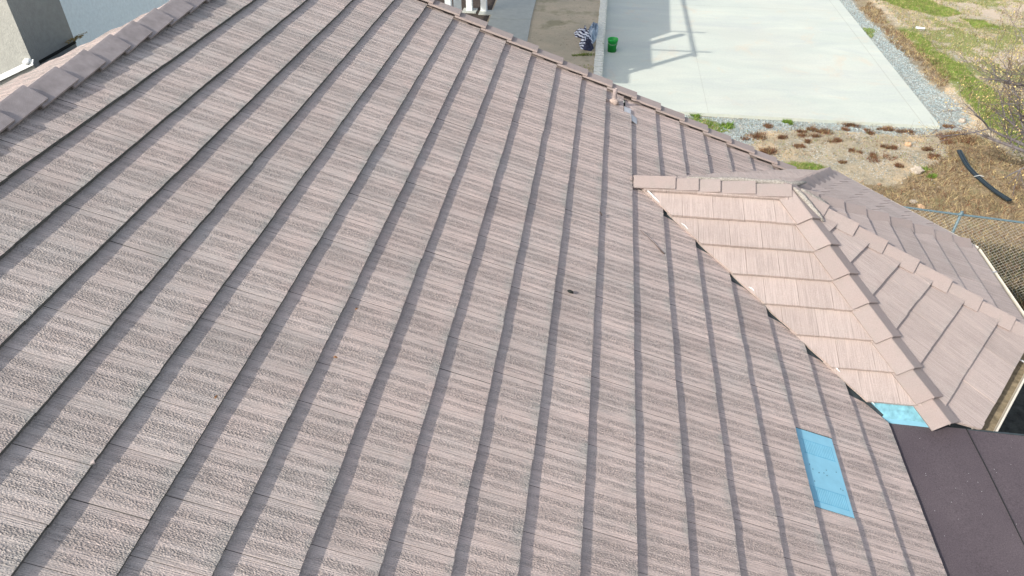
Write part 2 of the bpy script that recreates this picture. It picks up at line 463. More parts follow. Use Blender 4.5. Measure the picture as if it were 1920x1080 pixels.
# roof decks: what the tiles lie on
def deck(name, polys, label=None, thick=0.10):
    b = MB()
    for p in polys:
        b.prism([Vector(q) for q in p], (0, 0, -thick))
    o = b.build(name, M_DECK); hp(o)
    if label: o['label'] = label
    return o
dn = -0.085
k16 = 16 * EX - 0.03
main_deck = deck('roof_deck', [
    [FM.P(YMIN, RX / CT, dn), FM.P(YMIN, k16, dn), FM.P(PY - 2.16, k16, dn), FM.P(PY, AX / CT, dn), FM.P(YR, AX / CT, dn), FM.P(YR, RX / CT, dn)],
    [FM.P(PY, AX / CT, dn), FM.P(PY + 2.0, k16, dn), FM.P(YR, k16, dn), FM.P(YR, AX / CT, dn)]], 'main roof slope')
back_deck = deck('roof_deck', [[FB.P(-1.0, 0, dn), FB.P(-1.0, 14 * EX, dn), FB.P(-7.2 + .0 - .36 * CT * 14 * EX, 14 * EX, dn), FB.P(-7.2, 0, dn)]], 'back roof slope beyond the ridge')
db = -0.05
def fpt(fr, a, s): return fr.P(a, s, db)
bay_deck = deck('roof_deck', [
    [fpt(F1, -1.53, 0), fpt(F1, -1.53 + 2.30 * CT, 2.30), fpt(F1, 2.30 * CT * tA, 2.30), fpt(F1, 0, 0)],
    [fpt(F2, 0, 0), fpt(F2, -2.36 * CT * tA, 2.36), fpt(F2, 0.0, 2.56), fpt(F2, 2.56 * CT * tB, 2.56)],
    [fpt(F3, 0, 0), fpt(F3, -2.58 * CT * tB, 2.58), fpt(F3, 2.58 * CT * tB, 2.58)],
    [fpt(F4, 0, 0), fpt(F4, -2.58 * CT * tB, 2.58), fpt(F4, 2.58 * CT * tA, 2.58)],
    [fpt(F5, 0, 0), fpt(F5, -2.30 * CT * tA, 2.30), fpt(F5, 1.53 - 2.3 * CT, 2.3), fpt(F5, 1.53, 0)]], 'faceted bay roof', 0.06)
DECKS = [main_deck, back_deck, bay_deck]

# tiles: the largest in view are objects of their own, the rest one mesh
TILES.sort(key=lambda t: -t[0])
NT_IND = 300
for (A, vs, fs, uv, rv, mat, dk, mi_) in TILES[:NT_IND]:
    d = DECKS[dk]
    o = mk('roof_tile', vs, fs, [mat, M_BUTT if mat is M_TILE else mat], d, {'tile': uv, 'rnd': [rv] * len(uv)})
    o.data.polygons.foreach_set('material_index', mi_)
vs, fs, uv, rn, mi = [], [], [], [], []
for t in TILES[NT_IND:]:
    b = len(vs); vs += list(t[1]); uv += t[3]; rn += [t[4]] * len(t[3])
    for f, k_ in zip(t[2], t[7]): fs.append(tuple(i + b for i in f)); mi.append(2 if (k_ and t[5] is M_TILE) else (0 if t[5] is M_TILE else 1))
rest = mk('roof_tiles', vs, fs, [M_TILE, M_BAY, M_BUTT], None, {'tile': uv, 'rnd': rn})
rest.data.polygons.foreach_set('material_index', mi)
rest['kind'] = 'stuff'; hp(rest)

# ---- ridge, hip and rake caps
def cap(name, a, b, wl, wr, w, t, ha, hb, mat, par=None, cutend=None, taper=0.0, out=0.0):
    """angle shaped cap from a (low end of lap) to b (exposed butt); wl, wr unit wing directions"""
    a, b = Vector(a), Vector(b); d = (b - a).normalized()
    j = random.gauss(0, 0.004); 
    side = d.cross(V(0, 0, 1)).normalized()
    b = b + side * j + d * random.gauss(0, .004)
    wl, wr = Vector(wl), Vector(wr)
    nl = wl.cross(d).normalized(); nl = nl if nl.z > 0 else -nl
    nr = wr.cross(d).normalized(); nr = nr if nr.z > 0 else -nr
    Z = V(0, 0, 1)
    vs = []
    for p, h, ww in ((a, ha, w - taper), (b, hb, w)):
        c = p + Z * h
        r = 0.018
        top = [c + wl * ww, c + wl * r, c + Z * 0.004 * 1.0 - Z * 0.006, c + wr * r, c + wr * ww]
        bot = [c + wl * ww - nl * t, c + wl * r - nl * t, c - Z * (t * 1.15 + .006), c + wr * r - nr * t, c + wr * ww - nr * t]
        vs += top + bot
    fs = []
    for i in range(4):
        fs.append((i, i + 1, i + 11, i + 10)); fs.append((i + 5, i + 15, i + 16, i + 6))
    fs += [(0, 10, 15, 5), (4, 9, 19, 14)]
    for i in range(4):
        fs.append((i, i + 5, i + 6, i + 1)); fs.append((i + 10, i + 11, i + 16, i + 15))
    # midpoint ring for a slightly worn outline
    o = mk(name, vs, fs, mat, par)
    if par is None: hp(o)
    return o

# main ridge: butts face away, +Y
A_ = math.radians(31); wl = V(-math.cos(A_), 0, -math.sin(A_)); wr = V(math.cos(A_), 0, -math.sin(A_))
y = 4.05 - 0.335 * 16
while y < YR + 0.05:
    cap('ridge_cap', (RX, y - 0.40, RZ), (RX, y, RZ), wl, wr, 0.165, 0.018, 0.032, 0.064, M_RIDGE)
    y += 0.335
# bay ridge: butts face +X
ends = [-1.13, -0.90, -0.68, -0.34, 0.015]
starts = [-1.55, -1.25, -1.02, -0.80, -0.46]
for s_, e_ in zip(starts, ends):
    cap('ridge_cap', (PX + s_, PY, PZ), (PX + e_, PY, PZ), V(0, -math.cos(A_), -math.sin(A_)), V(0, math.cos(A_), -math.sin(A_)), 0.145, 0.018, 0.055 if s_ > -1.5 else 0.07, 0.088, M_CAP)
# hips
def hipline(az, off, lens, fl, fr_, wid=0.16, mat=M_CAP, ang=33.0, lift=0.0):
    d = V(math.cos(az), math.sin(az), -TT * math.cos(off)).normalized()
    # wing directions lie in the two facets, square to the hip
    q_ = V(d.y, -d.x, 0).normalized(); c_, s_ = math.cos(math.radians(ang)), math.sin(math.radians(ang))
    q_ = q_ if q_.y < 0 else -q_
    nz = (V(0, 0, 1) - d * d.z).normalized()
    wL = q_ * c_ - nz * s_; wR = -q_ * c_ - nz * s_
    hz = math.hypot(d.x, d.y)
    prev = 0.02
    for L in lens:
        a = PR + d * ((prev - 0.06) / hz); b = PR + d * (L / hz)
        cap('hip_cap', a, b, wL.normalized(), wR.normalized(), wid, 0.018, 0.058 + lift, 0.092 + lift, mat)
        prev = L
    return d, wL, wR
azA = (PI / 2 + PHI) / 2; offA = (PI / 2 - PHI) / 2
hipline(-azA, offA, [0.42, 0.72, 1.04, 1.35, 1.69, 1.99, 2.26, 2.48], F1, F2, ang=24.0)
hipline(-PHI / 2, PHI / 2, [0.42, 0.73, 1.03, 1.36, 1.69, 2.01, 2.34, 2.58], F2, F3, lift=0.012)
hipline(PHI / 2, PHI / 2, [0.35, 0.67, 0.97, 1.29, 1.61, 1.93, 2.20, 2.49], F3, F4)
hipline(azA, offA, [0.33, 0.63, 0.93, 1.23, 1.54, 1.85, 2.16, 2.44], F4, F5)

# rake tiles along the far gable edge, one per course
for k in range(-4, 17):
    s1 = k * EX + 0.055; s0 = s1 - EX - 0.05
    if k == 16: s1 = k * EX + 0.02
    j = random.gauss(0, .004)
    vs = []
    for (s_, n_) in ((s0, 0.018), (s1, 0.052)):
        for (yy, nn) in ((YR - 0.015 + j, n_ - .022), (YR - 0.01 + j, n_), (YR + 0.15 + j, n_ + .004), (YR + 0.165 + j, n_ - .006), (YR + 0.165 + j, n_ - .16), (YR + 0.148 + j, n_ - .16), (YR + 0.148 + j, n_ - .022)):
            vs.append(FM.P(yy, s_, nn))
    n = 7
    fs = [(i, i + n, (i + 1) % n + n, (i + 1) % n) for i in range(n)] + [tuple(range(n)), tuple(range(2 * n - 1, n - 1, -1))]
    hp(mk('rake_tile', vs, fs, M_CAP))

# mortar where the hips meet, and along the far side of the bay ridge
def blob(name, pts, r, mat, par=None, seed=0, n=8, label=None):
    rr = random.Random(seed); b = MB()
    P_ = []
    for i in range(len(pts) - 1):
        for t in range(4): P_.append(Vector(pts[i]).lerp(Vector(pts[i + 1]), t / 4))
    P_.append(Vector(pts[-1]))
    m = len(P_)
    rs = [r * (0.35 + 0.8 * math.sin(PI * (i + .5) / m)) * rr.uniform(.8, 1.2) for i in range(m)]
    P_ = [p + V(rr.uniform(-1, 1), rr.uniform(-1, 1), rr.uniform(-.5, .5)) * r * .25 for p in P_]
    b.tube(P_, rs, n)
    o = b.build(name, mat, None, True)
    if par is None: hp(o)
    if label: o['label'] = label
    return o
def hpnt(az, L, dz): return PR + V(math.cos(az) * L, math.sin(az) * L, -TT * L * .93 + dz)
blob('mortar_bead', [hpnt(-.72, .06, .085), hpnt(-.72, .24, .055), hpnt(-.74, .44, .03)], 0.026, M_MORTAR, seed=1)
blob('mortar_bead', [hpnt(-.05, .12, .075), hpnt(-.03, .30, .05), hpnt(0, .42, .035)], 0.024, M_MORTAR, seed=2)
blob('mortar_bead', [PR + V(-1.0, .135, .0), PR + V(-.5, .14, .01), PR + V(.05, .13, .01), PR + V(.22, .25, -.03)], 0.03, M_MORTAR, seed=3)

# valley: metal under the cut tiles and a pale sealed edge
b = MB()
va, vb = V(AX - .02, PY, PZ), V(AX + 2.14, PY - 2.14, PZ - 2.14 * TT)
vd = (vb - va).normalized()
nn1 = FM.n.cross(vd); nn1 = nn1 if nn1.x < 0 else -nn1
nn2 = F1.n.cross(vd); nn2 = nn2 if nn2.y > 0 else -nn2
up1 = V(0, 0, -0.018)
b.prism([va + nn1 * .12 + FM.n * -.045, va + up1, vb + up1, vb + nn1 * .12 + FM.n * -.045], (0, 0, -.004))
b.prism([va + up1 + V(0, 0, .0005), va + nn2 * .12 + F1.n * -.03, vb + nn2 * .12 + F1.n * -.03, vb + up1 + V(0, 0, .0005)], (0, 0, -.004))
hp(b.build('valley_flashing', M_FLASH))
for seed, (t0, t1, r_) in enumerate([(0.03, 0.12, .006), (.22, .25, .004), (.51, .53, .005), (.65, .69, .004), (.82, .85, .006), (.93, .97, .004)]):
    a_ = va.lerp(vb, t0) + nn2 * .012 + V(0, 0, .018); c_ = va.lerp(vb, t1) + nn2 * .016 + V(0, 0, .018)
    blob('sealant_bead', [a_, a_.lerp(c_, .5) + V(.003, .003, .004), c_], r_, M_WHITE, seed=20 + seed, n=6)

# blue coated strip where the bay's eave course is missing
b = MB()
L0, L1 = -1.53 + 2.21 * CT - 0.03, 2.16 * CT * tA - .02
b.prism([F1.P(L0 - .02, 2.12, -.02), F1.P(L0 + .12, 2.335, -.02), F1.P(L1 + .06, 2.335, -.02), F1.P(L1 - .02, 2.12, -.02)], (0, 0, -.02))
e0, e1 = F1.P(L0 + .12, 2.337, -.018), F1.P(L1 + .10, 2.337, -.018)
strip = hp(b.build('eave_flashing', M_BLUE2)); strip['label'] = 'turquoise coated strip below the lowest bay tiles'
b = MB(); b.prism([e0 + V(-.06, 0, 0), e0 + V(-.06, -.012, -.07), e1 + V(0, -.012, -.07), e1], (0, .01, 0))
hp(b.build('drip_edge', M_BLUE))
b = MB(); b.prism([V(5.015, 4.60, -2.085), V(5.04, 4.425, -2.11), V(5.26, 4.425, -2.13)], (0, 0, -.012))
hp(b.build('corner_flashing', M_BLUE))

# flat membrane roof below the eave
MZ = -2.155
def mz(x): return MZ - 0.02 * (x - 5.0)
YM = 4.42
def sheet(x0, x1, y0, y1, lift, th=0.004):
    b = MB(); n = 8
    poly = [V(x0, y0, mz(x0) + lift), V(x1, y0, mz(x1) + lift)] + [V(x1 + random.uniform(-.003, .003), y0 + (y1 - y0) * i / n, mz(x1) + lift) for i in range(1, n)] + [V(x1, y1, mz(x1) + lift), V(x0, y1, mz(x0) + lift)]
    b.prism(poly, (0, 0, -th)); return b.build('membrane_sheet', M_MEMB)
b = MB(); b.prism([V(4.6, YMIN, mz(4.6) - .012), V(9.5, YMIN, mz(9.5) - .012), V(9.5, YM, mz(9.5) - .012), V(4.6, YM, mz(4.6) - .012)], (0, 0, -.14))
patio = hp(b.build('flat_roof', M_DECK)); patio['label'] = 'low flat roof in dark purple grey membrane'
for a in ((4.65, 5.735, YMIN, YM, 0.004), (5.715, 6.78, YMIN, 3.50, 0.0), (5.715, 6.78, 3.47, YM, -0.0045), (6.76, 7.83, YMIN, YM, 0.004), (7.81, 9.5, YMIN, YM, 0)):
    o = sheet(*a); o.parent = patio
b = MB(); b.box((5.0, YM, -2.30), (9.5, YM + .012, mz(7) + .022)); 
b.box((4.6, YM, -2.30), (5.0, YM + .012, -2.18))
sub(b.build('metal_edge', M_FLASH), patio)
b = MB(); b.tube([V(5.725, YM, mz(5.7) + .006), V(5.735, 4.0, mz(5.7) + .005), V(5.735, YMIN, mz(5.7) + .005)], .0035, 5)
sub(b.build('seam_bead', M_DARK), patio)
# walls that carry it all
b = MB()
b.box((-6.0, YMIN - .5, GZ - .1), (4.55, YR - .25, -1.95 - .35))
hp(b.build('wall', M_STUCCO))
b = MB()
poly = [V(4.5, 4.72, 0), V(PX + .75, 4.72, 0)]
R_ = 2.05
for az in (-PHI, 0, PHI):
    pass
def corner(az, off, L): return V(PX + math.cos(az) * L, PY + math.sin(az) * L, 0)
poly = [V(4.5, PY - 1.8, 0), corner(-azA, offA, 2.02), corner(-PHI / 2, 0, 2.1), corner(PHI / 2, 0, 2.1), corner(azA, offA, 2.02), V(4.5, PY + 1.8, 0)]
b.prism([p + V(0, 0, GZ - .1) for p in poly], (0, 0, 2.55))
bw = hp(b.build('bay_wall', M_STUCCO)); bw['label'] = 'faceted bay wall'
# windows on the bay facets, under the eave
M_GLASS = simple('dark_glass', (0.02, 0.025, 0.03), 0.1, 0.1, 4, spec=0.5)
for i in (1, 2, 3):
    p, q = poly[i], poly[i + 1]; d = (q - p).normalized(); o_ = V(d.y, -d.x, 0); c = (p + q) / 2; hw = (q - p).length * .3
    M_ = Matrix(((d.x, o_.x, 0, c.x), (d.y, o_.y, 0, c.y), (0, 0, 1, 0), (0, 0, 0, 1)))
    b = MB(); zz = (GZ + 1.0, GZ + 2.2)
    b.box((-hw, 0, zz[0]), (hw, .03, zz[0] + .05), M_); b.box((-hw, 0, zz[1] - .05), (hw, .03, zz[1]), M_)
    b.box((-hw, 0, zz[0] + .05), (-hw + .05, .03, zz[1] - .05), M_); b.box((hw - .05, 0, zz[0] + .05), (hw, .03, zz[1] - .05), M_)
    w_ = hp(b.build('window', M_WHITE)); b = MB(); b.box((-hw + .05, .002, zz[0] + .05), (hw - .05, .012, zz[1] - .05), M_)
    sub(b.build('pane', M_GLASS), w_)
# posts under the flat roof
for x_, y_ in ((9.2, 4.1), (9.2, 0.8), (6.9, 4.1)):
    b = MB(); b.box((x_ - .07, y_ - .07, GZ), (x_ + .07, y_ + .07, mz(x_) - .152)); hp(b.build('roof_post', M_WHITE))

# gutters along the three outer facets
def gutter(fr, a0, a1, s_eave, ytrim=None, brackets=(), zoff=0.0):
    out = V(fr.out.x, fr.out.y, 0).normalized(); ac = fr.ac
    base = fr.P(0, s_eave, 0) + V(0, 0, -0.040 + zoff)
    prof = [(-.035, .0), (-.035, -.10), (.085, -.10), (.105, -.045), (.110, .005), (.125, .010), (.128, -.005), (.118, -.05), (.098, -.112), (-.047, -.112), (-.047, 0)]
    pts0 = [base + ac * a0 + out * x + V(0, 0, z) for x, z in prof]
    pts1 = [base + ac * a1 + out * x + V(0, 0, z) for x, z in prof]
    n = len(prof)
    fs = [(i, (i + 1) % n, (i + 1) % n + n, i + n) for i in range(n)] + [tuple(range(n)), tuple(range(2 * n - 1, n - 1, -1))]
    g = hp(mk('gutter', pts0 + pts1, fs, M_GUT))
    b = MB(); b.prism([base + ac * a + out * x + V(0, 0, z) for a, x, z in ((a0 + .01, -.033, -.062), (a1 - .01, -.033, -.062), (a1 - .01, .098, -.062), (a0 + .01, .098, -.062))], (0, 0, -.034))
    sub(b.build('silt', M_GUTIN), g).matrix_parent_inverse = Matrix()
    for a in brackets:
        b = MB(); pts = [base + ac * a + out * x + V(0, 0, z) for x, z in ((-.03, .004), (.03, .012), (.09, .008), (.125, .014))]
        b.tube(pts, .009, 6); sub(b.build('bracket', M_METAL, None, True), g)
    return g
# end corners of each eave
he = 2.60 * CT
gutter(F2, -1.02, he * tB - .0 + .04, 2.60, brackets=(-.93, .4))
gutter(F3, -he * tB - .02, he * tB + .02, 2.62, brackets=(.35,))
gutter(F4, -he * tB - .04, he * tA + .05, 2.62, brackets=(.5,))

# blue sheet-metal roof vent
vn = -TK
vent_o = V(*FM.P(VENT[0], 13 * EX, 0))
b = MB(); y0, y1 = VENT[0] + .006, VENT[1] - .006
def vp(y, s, n): return FM.P(y, s, n)
top = lambda s: -TK + (TK - .002) * (s - 13 * EX) / EX
sA, sB = 13 * EX - .05, 14 * EX - .004
b.prism([vp(y0, sA, top(sA)), vp(y0, sB, top(sB)), vp(y1, sB, top(sB)), vp(y1, sA, top(sA))], tuple(FM.n * -.004))
b.prism([vp(y0, sB, top(sB) - .0041), vp(y0, sB, top(sB) - .026), vp(y1, sB, top(sB) - .026), vp(y1, sB, top(sB) - .0041)], tuple(FM.out * -.003))
vent = hp(b.build('roof_vent', M_BLUE)); vent['label'] = 'bright sky blue sheet metal vent with two rows of louvres'
M_BLUED = simple('blue_paint_slot', (0.12, 0.36, 0.49), 0.6, 0.1, 14)
for (ya, yb) in ((3.655, 3.775), (3.225, 3.340)):
    for i in range(17):
        s_ = 13 * EX + .065 + i * .0145
        b = MB(); t_ = top(s_)
        b.prism([vp(ya, s_, t_ + .0005), vp(ya, s_ + .007, t_ + .0025), vp(yb, s_ + .007, t_ + .0025), vp(yb, s_, t_ + .0005)], tuple(FM.n * -.0012))
        sub(b.build('louvre', M_BLUE), vent)
        b = MB(); b.prism([vp(ya, s_ + .0072, t_ + .0012), vp(ya, s_ + .0140, t_ + .0014), vp(yb, s_ + .0140, t_ + .0014), vp(yb, s_ + .0072, t_ + .0012)], tuple(FM.n * -.0008))
        sub(b.build('slot', M_BLUED), vent)
    for yy in (ya - .004, yb + .004):
        b = MB(); b.prism([vp(yy - .002, 13 * EX + .06, top(13 * EX + .06) + .0012), vp(yy + .002, 13 * EX + .06, top(13 * EX + .06) + .0012), vp(yy + .002, 13 * EX + .315, top(13 * EX + .315) + .0012), vp(yy - .002, 13 * EX + .315, top(13 * EX + .315) + .0012)], tuple(FM.n * -.001))
        sub(b.build('louvre_frame', M_BLUED), vent)
b = MB(); s_ = 13 * EX + .012
b.prism([vp(3.222, s_, top(s_) + .001), vp(3.222, s_ + .042, top(s_) + .014), vp(3.343, s_ + .042, top(s_) + .014), vp(3.343, s_, top(s_) + .001)], tuple(FM.n * -.0015))
sub(b.build('raised_flap', M_BLUE), vent)
for _ in range(11):
    yy = random.uniform(3.35, 3.66); s_ = 13 * EX + random.uniform(.05, .33); r_ = .004; b = MB()
    b.prism([vp(yy + math.cos(t) * r_, s_ + math.sin(t) * r_, top(s_) + .0015) for t in (0, 1.2, 2.4, 3.6, 4.9)], tuple(FM.n * -.001))
    sub(b.build('dirt_speck', M_DARK), vent)

# vent pipe near the rake edge with its mortar and flashing
pb = FM.P(8.33, 2.86, -.01)
vs, fs = lathe([(.027, 0), (.026, .12), (.026, .165), (.019, .165), (.019, .08)], 14, pb)
pipe = hp(mk('vent_pipe', vs, fs, M_VENT, smooth=True)); pipe['label'] = 'short pink painted vent pipe with mortar round its foot'
o = blob('mortar_collar', [pb + V(-.06, -.01, .012), pb + V(0, -.03, .01), pb + V(.055, -.02, -.01)], .035, M_MORTP, par=pipe, seed=9); o.parent = pipe
o = blob('mortar_lump', [pb + V(-.14, -.03, .045), pb + V(-.08, -.04, .02)], .02, M_MORTP, par=pipe, seed=10); o.parent = pipe
b = MB(); b.prism([FM.P(8.185, 9 * EX - .09, -.012), FM.P(8.185, 9 * EX + .0, -.008), FM.P(8.33, 9 * EX + .0, -.008), FM.P(8.33, 9 * EX - .09, -.012)], tuple(FM.n * -.004))
sub(b.build('flashing', M_METAL), pipe)
b = MB(); b.prism([FM.P(8.0, 9 * EX - .012, -.003 + .0), FM.P(8.0, 9 * EX + .085, -.020), FM.P(8.165, 9 * EX + .085, -.020), FM.P(8.165, 9 * EX - .012, .003)], tuple(FM.n * -.003))
sub(b.build('metal_tab', M_METAL), pipe)

# chimney and pale wall beyond the ridge
def back_z(x): return RZ - (RX - x) * TT
b = MB(); cx0, cx1, cy0, cy1 = -5.15, -4.13, 7.36, 8.16
n = 6
b.prism([V(cx0, cy0, back_z(cx0) - .3), V(cx1, cy0, back_z(cx0) - .3), V(cx1, cy1, back_z(cx0) - .3), V(cx0, cy1, back_z(cx0) - .3)], (0, 0, 1.75))
ch = hp(b.build('chimney', M_STUCCO)); ch['label'] = 'square cream stucco chimney beyond the ridge'
b = MB(); zt = back_z(cx0) + 1.452
b.box((cx0 - .08, cy0 - .08, zt), (cx1 + .08, cy1 + .08, zt + .1)); sub(b.build('chimney_cap', M_STUCCO), ch)
vs, fs = lathe([(.14, 0), (.14, .25), (.11, .25), (.11, .05)], 14, ((cx0 + cx1) / 2, (cy0 + cy1) / 2, zt + .1)); sub(mk('flue', vs, fs, M_METAL, None, smooth=True), ch)
b = MB()
b.prism([V(cx0, cy0 - .035, back_z(cx0) + .012), V(cx1 + .03, cy0 - .035, back_z(cx1 + .03) + .012), V(cx1 + .03, cy0 - .002, back_z(cx1 + .03) + .05), V(cx0, cy0 - .002, back_z(cx0) + .05)], (0, 0, -.02))
sub(b.build('flashing', M_WHITE), ch)
b = MB(); b.box((cx1 + .002, cy0 + .1, back_z(cx1) - .03), (cx1 + .010, cy1, back_z(cx1) + .004)); sub(b.build('flashing', M_DARK), ch)
o = blob('sealant_patch', [V(cx1 - .09, cy0 - .02, back_z(cx1 - .09) + .05), V(cx1 + .01, cy0 - .02, back_z(cx1) + .055)], .035, M_WHITE, par=ch, seed=31); o.parent = ch
b = MB(); b.box((-5.3, 8.21, GZ), (-5.0, 16.0, .10))
pw = hp(b.build('upper_wall', M_STBLUE)); pw['label'] = 'white stucco wall in open shade behind the chimney'
M_LEAFL = simple('leaf_litter', (0.30, 0.22, 0.08), 0.9, 0.5, 40)
b = MB()
for _ in range(90):
    x_ = random.uniform(-4.12, -3.95); y_ = random.uniform(7.95, 8.2); z_ = back_z(x_) + random.uniform(.0, .04); t = random.uniform(0, 6.3); l = random.uniform(.012, .035)
    b.add([V(x_ - math.cos(t) * l, y_ - math.sin(t) * l, z_), V(x_ + .012 * math.sin(t), y_, z_ + .01), V(x_ + math.cos(t) * l, y_ + math.sin(t) * l, z_ + random.uniform(-.01, .02))], [(0, 1, 2)])
tag(b.build('leaf_litter', M_LEAFL), 'dry yellow leaves caught between the chimney and the pale wall', 'leaves', kind='stuff')

# small things lying on the roof
def disc(name, y, s, n, rx, ry, mat, label, cat, h=.008):
    b = MB(); pts = []
    k = 12
    for ring, (f, z) in enumerate(((1, 0), (.75, .7), (.3, 1))):
        for i in range(k):
            t = 2 * PI * i / k; pts.append(FM.P(y + math.cos(t) * ry * f * random.uniform(.9, 1.1), s + math.sin(t) * rx * f, n + h * z))
    fs = [(r * k + i, r * k + (i + 1) % k, (r + 1) * k + (i + 1) % k, (r + 1) * k + i) for r in range(2) for i in range(k)] + [tuple(2 * k + i for i in range(k))]
    o = mk(name, pts, fs, mat); return tag(o, label, cat)
disc('debris_lump', 4.345, 2.533, -.006, .028, .017, M_DARK, 'small black oval lump lying on a tile near the middle of the roof', 'debris', .016)
def stick(name, pts, r, label, mat=M_TWIG, cat='twig'):
    b = MB(); b.tube(pts, r, 5); return tag(b.build(name, mat), label, cat)
def onroof(px, py, n=0.0):
    """plan point on the main slope from its position along and across (helper for litter)"""
    return FM.P(py, px, n)
stick('twig', [onroof(9.22 * EX, 5.66, .0), onroof(9.6 * EX, 5.54, .006), onroof(9.93 * EX, 5.43, .002)], [.002, .003, .006], 'thin brown twig lying just left of the valley below the bay ridge')
stick('twig', [onroof(8.05 * EX, 5.62, .004), onroof(8.0 * EX, 5.66, .006)], .005, 'short dark twig stub left of the bay ridge on a butt edge')
M_LEAF = simple('brown_leaf', (0.32, 0.15, 0.06), 0.8, 0.3, 60)
def leaf(s_, y, l, w, t, label):
    p = onroof(s_, y, -.012); a = FM.ac * math.cos(t) + FM.out * math.sin(t); c = FM.ac * -math.sin(t) + FM.out * math.cos(t); n = FM.n
    vs = [p - a * l, p - a * l * .3 + c * w + n * .006, p + a * l * .4 + c * w * .8 + n * .004, p + a * l, p + a * l * .3 - c * w + n * .005, p - a * l * .4 - c * w * .9 + n * .008]
    return tag(mk('dry_leaf', [v + n * .006 for v in vs], [(0, 1, 5), (1, 2, 4, 5), (2, 3, 4)], M_LEAF), label, 'leaf')
leaf(3.05 * EX + .06, 3.30, .016, .006, .4, 'small orange dry leaf on the tiles left of the middle')
leaf(3.25 * EX, 2.86, .014, .008, 1.2, 'tiny rust coloured leaf on the tiles lower left of the middle')
leaf(1.02 * EX + .30, 2.32, .018, .005, .1, 'tiny brown leaf at a butt edge in the lower left')
b = MB(); b.box((-.010, -.014, 0), (.010, .014, .010), Matrix.Translation(onroof(.98 * EX, 1.77, -.01)) @ Matrix.Rotation(.7, 4, 'Z'))
tag(b.build('tile_chip', M_TILE), 'broken tile chip at a butt edge in the lower left', 'debris')

# ------------------------------------------------------------------ ground
POLY = dict(
 gravel=[[(4.59, 17.10), (5.91, 17.10), (7.6, 17.10), (9.29, 17.10), (10.75, 17.10), (10.4, 16.73), (8.32, 16.55), (7.07, 16.49), (6.34, 16.34), (6.09, 16.02), (5.98, 15.19), (6.63, 14.84), (6.35, 14.56), (5.3, 15.54), (4.3, 16.4)],
         [(10.6, 29), (11.3, 29), (11.19, 25.34), (11.41, 23.12), (11.47, 21.62), (11.4, 20.13), (11.51, 18.82), (11.57, 17.53), (11.15, 17.0), (10.6, 17.0), (10.6, 20.69), (10.6, 24.54)]],
 weed=[[(11.21, 29), (11.75, 29), (11.77, 23.83), (12.04, 21.84), (12.0, 19.94), (11.45, 19.2), (11.31, 22.8), (11.16, 25.51)],
       [(4.6, 17.12), (6.4, 17.12), (6.4, 17.0), (4.6, 17.0)], [(8.3, 17.12), (9.6, 17.12), (9.6, 17.02), (8.3, 17.02)]],
 grass=[[(12.09, 27.9), (13.98, 28.4), (14.59, 26.56), (13.85, 26.07), (13.02, 26.75), (12.1, 27.24)],
        [(14.33, 26.14), (15.01, 25.85), (15.23, 24.98), (14.38, 25.04)],
        [(11.75, 24.33), (12.39, 22.94), (12.85, 20.96), (13.1, 18.53), (13.2, 17.2), (12.5, 15.4), (11.94, 16.79), (11.78, 18.85), (11.75, 20.4)],
        [(10.75, 24.6), (11.16, 24.3), (10.8, 23.6)],
        [(6.3, 14.57), (6.94, 14.95), (7.62, 14.75), (7.87, 14.19), (6.42, 14.1)],
        [(4.2, 16.9), (5.2, 16.9), (5.6, 16.2), (4.9, 15.8)]],
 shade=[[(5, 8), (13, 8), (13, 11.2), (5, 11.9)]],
 dry=[[(7.58, 14.16), (8.82, 14.12), (10.45, 15.71), (10.82, 17.03), (11.61, 16.75), (12.2, 15.03), (12.5, 9), (6.6, 9), (7.2, 13.2)]],
 path=[[(13.31, 25.81), (14.73, 22.2), (14.02, 20.48), (13.1, 21.68), (12.88, 24.49)], [(14.61, 28.0), (17.27, 28.36), (15.99, 25.26), (15.24, 26.45)]],
)
def inside(X, Y, poly):
    r = np.zeros(X.shape, bool); n = len(poly)
    for i in range(n):
        x1, y1 = poly[i]; x2, y2 = poly[(i + 1) % n]
        if y1 == y2: continue
        c = ((y1 > Y) != (y2 > Y)) & (X < (x2 - x1) * (Y - y1) / (y2 - y1) + x1)
        r ^= c
    return r
def edge_dist(X, Y, poly):
    d = np.full(X.shape, 1e9); n = len(poly)
    for i in range(n):
        x1, y1 = poly[i]; x2, y2 = poly[(i + 1) % n]; dx, dy = x2 - x1, y2 - y1
        t = np.clip(((X - x1) * dx + (Y - y1) * dy) / (dx * dx + dy * dy + 1e-9), 0, 1)
        d = np.minimum(d, np.hypot(X - x1 - t * dx, Y - y1 - t * dy))
    return d
def zmask(X, Y, polys, soft=0.35):
    m = np.zeros(X.shape)
    for p in polys:
        d = edge_dist(X, Y, p); s_ = np.where(inside(X, Y, p), d, -d)
        m = np.maximum(m, np.clip(.5 + s_ / soft, 0, 1))
    return m
def vnoise(X, Y, sc, seed):
    r = np.random.default_rng(seed); g = r.random((64, 64)); x = X * sc; y = Y * sc
    xi = np.floor(x).astype(int); yi = np.floor(y).astype(int); fx = x - xi; fy = y - yi
    fx = fx * fx * (3 - 2 * fx); fy = fy * fy * (3 - 2 * fy)
    a = g[xi % 64, yi % 64]; b = g[(xi + 1) % 64, yi % 64]; c = g[xi % 64, (yi + 1) % 64]; d = g[(xi + 1) % 64, (yi + 1) % 64]
    return (a * (1 - fx) + b * fx) * (1 - fy) + (c * (1 - fx) + d * fx) * fy
